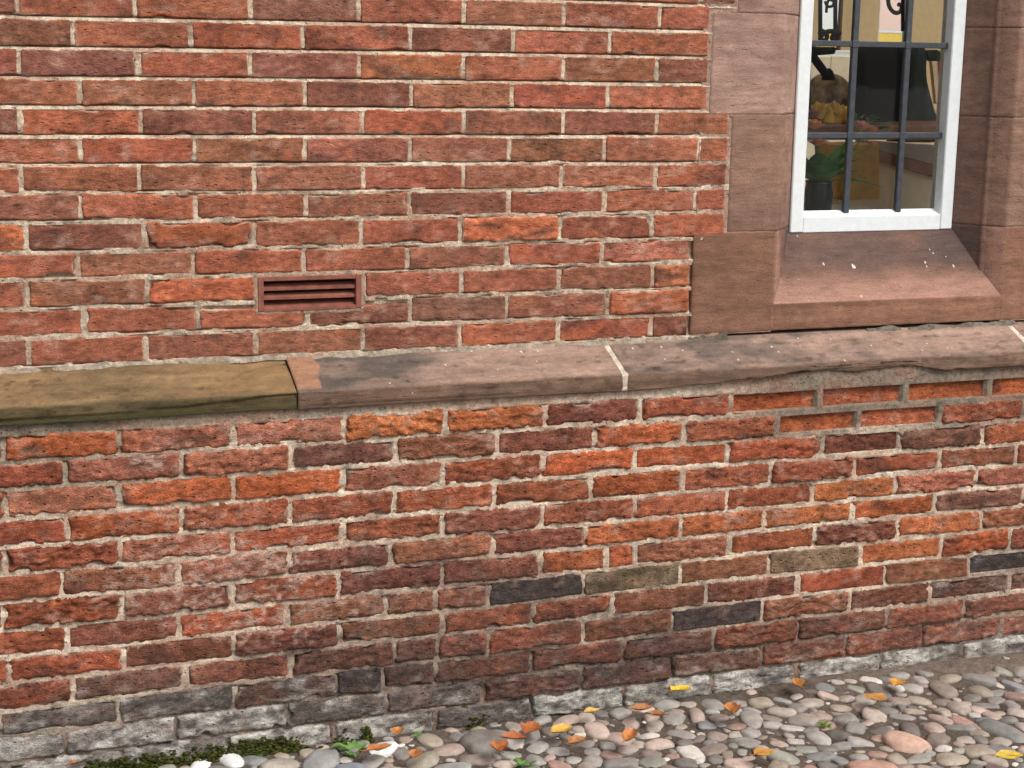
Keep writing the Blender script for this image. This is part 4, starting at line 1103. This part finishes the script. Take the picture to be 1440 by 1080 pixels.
LEAVES = [
 (957, 972, .052, .040, .3, (238,206,52), 'bright lemon yellow leaf lying against the foot of the wall'),
 (1229, 984, .058, .046, 2.0, (206,148,78), 'broad tan leaf lying flat among cobbles'),
 (1260, 963, .046, .034, .9, (226,160,54), 'amber yellow leaf lying beside the broad tan leaf'),
 (1419, 1066, .062, .040, -.3, (236,206,74), 'pale yellow leaf lying on the largest grey cobble'),
 (1075, 1061, .050, .032, .15, (222,160,60), 'flat oblong golden leaf lying on round cobbles'),
 (1121, 966, .058, .030, 1.4, (196,128,62), 'narrow orange leaf with curled edges near the soil strip'),
 (1030, 1006, .060, .034, 1.1, (196,122,56), 'curled russet leaf standing between cobbles'),
 (790, 1031, .060, .036, .2, (214,176,66), 'yellow leaf in the drift of orange leaves by the wall'),
 (745, 1028, .066, .040, .9, (190,96,46), 'large orange leaf in the drift by the wall'),
 (722, 1042, .056, .034, -.5, (180,88,44), 'dark orange leaf under the drift by the wall'),
 (812, 1046, .050, .030, .5, (172,112,62), 'brown leaf at the end of the drift by the wall'),
 (884, 1044, .070, .030, .8, (206,124,60), 'long orange leaf tilted on its edge between cobbles'),
 (700, 1056, .052, .036, 1.6, (200,108,56), 'folded orange leaf lying on the big dark cobble'),
 (903, 1000, .048, .030, -.2, (170,104,60), 'small brown leaf near the lemon yellow leaf'),
 (533, 1056, .060, .028, .1, (196,116,56), 'slim orange leaf lying below the white cobble'),
 (560, 1032, .040, .026, 1.2, (204,130,62), 'small orange leaf by the moss'),
 (585, 1064, .046, .028, 1.3, (190,120,66), 'pale brown leaf resting on a tan cobble'),
 (832, 1003, .038, .026, .2, (222,190,96), 'little straw coloured leaf at the foot of the wall'),
 (922, 1008, .040, .024, 2.4, (160,92,54), 'chestnut brown scrap of leaf on the gravel'),
 (112, 1074, .060, .024, .7, (150,92,60), 'brown grass-like leaf at the foot of the stained bricks'),
]
for i, l in enumerate(LEAVES): fallen_leaf(*l, curl=[.25, .12, .3, .15, .08, .5, .55, .35, .3, .4, .4, .5, .5, .4, .3, .4, .35, .3, .4, .5][i], lobed=.12 if i in (2, 6, 8) else 0, lift=.014 if i not in (6, 11) else .02)

# ------------------------------------------------------------------ small weeds
M['weed'] = plain('weed_leaf', tuple(lin((92,128,60))), .6, noise=.25, scale=80)
for (px, py, n, sz, lab) in ((495, 1050, 16, .030, 'bright green weed in front of the wall beside a white cobble'), (215, 1060, 18, .024, 'leafy weed sprouting from the mossy foot of the wall'),
                             (186, 1068, 12, .018, 'small weed low beside the leafy weed in the moss'), (738, 1072, 12, .022, 'green weed growing over a pale cobble'), (1162, 1016, 12, .018, 'tiny green weed between brown cobbles'),
                             (588, 1030, 9, .014, 'minute weed under the mossy bricks'), (170, 1074, 8, .014, 'tiny weed at the base of the stained bricks')):
    q = atZ(px, py, .03); root = empty('weed', (float(q[0]), float(q[1]), .02), lab, 'weed', 'weeds at the foot of the wall')
    for k in range(n):
        an = rg.uniform(0, 6.28); el = rg.uniform(.1, 1.0)
        b0 = np.array([q[0], q[1], .022])+rg.normal(0, sz*.3, 3)*np.array([1, 1, .2])
        V, F = leafmesh(b0, (math.cos(an)*math.cos(el), math.sin(an)*math.cos(el), math.sin(el)), sz*rg.uniform(.6, 1.2), sz*.55, .4, nseg=4)
        part('leaf', V, F, M['weed'], root)

# ------------------------------------------------------------------ droppings on the stone
def splats(pts, surf, parent, name='droppings'):
    mb = MB()
    for (px, py, r) in pts:
        P, nrm, up = surf(px, py)
        nrm = np.array(nrm, float); nrm /= np.linalg.norm(nrm); up = np.array(up, float); up -= nrm*(up@nrm); up /= np.linalg.norm(up); sd_ = np.cross(nrm, up)
        V = [P+nrm*.0016]; k = 13
        for j in range(k):
            an = 2*math.pi*j/k; rr = r*.85*rg.uniform(.45, 1.3); V.append(P+nrm*.0005+sd_*rr*.8*math.cos(an)+up*rr*1.25*math.sin(an))
        mb.add(V, [(0, 1+j, 1+(j+1) % k) for j in range(k)])
    o = mb.build(name, M['droppings'], parent, smooth=True); o['kind'] = 'stuff'
def on_chamfer(px, py):
    nrm = np.array([0, -.054, .12]); nrm = nrm/np.linalg.norm(nrm); p0 = np.array([0, -.06, .852]); d = raydir(px, py)
    t = ((p0-CAM)@nrm)/(d@nrm); return CAM+t*d, nrm, (0, .12, .054)
def on_sill(px, py):
    v = np.array([0, DEP-.01, SZB-SZF-.013]); nrm = np.array([0, -v[2], v[1]]); nrm = nrm/np.linalg.norm(nrm); p0 = np.array([0, .01, SZF+.013]); d = raydir(px, py)
    t = ((p0-CAM)@nrm)/(d@nrm); return CAM+t*d, nrm, v
splats([(663,494,.0035),(733,495,.0045),(756,494,.0035),(626,513,.0035),(548,539,.003),(755,508,.0025),(580,553,.002),(935,505,.0035),(1085,488,.004),(1095,495,.0035),(1225,486,.0035),(1303,483,.004),(1297,493,.003),(1188,507,.0035),
        (1038,506,.0035),(1122,476,.003),(1168,477,.003),(960,493,.003),(1332,490,.0025),(1030,495,.003),(1060,481,.002),(890,490,.004),(930,488,.004),(700,520,.002)], on_chamfer, string)
splats([(1200,375,.007),(1307,351,.004),(1312,356,.003),(1341,375,.005),(1301,369,.004),(1303,375,.003),(1158,371,.004),(1121,332,.003),(1211,417,.004),(1137,423,.003),(1123,393,.002),(1330,361,.002)], on_sill, surround)
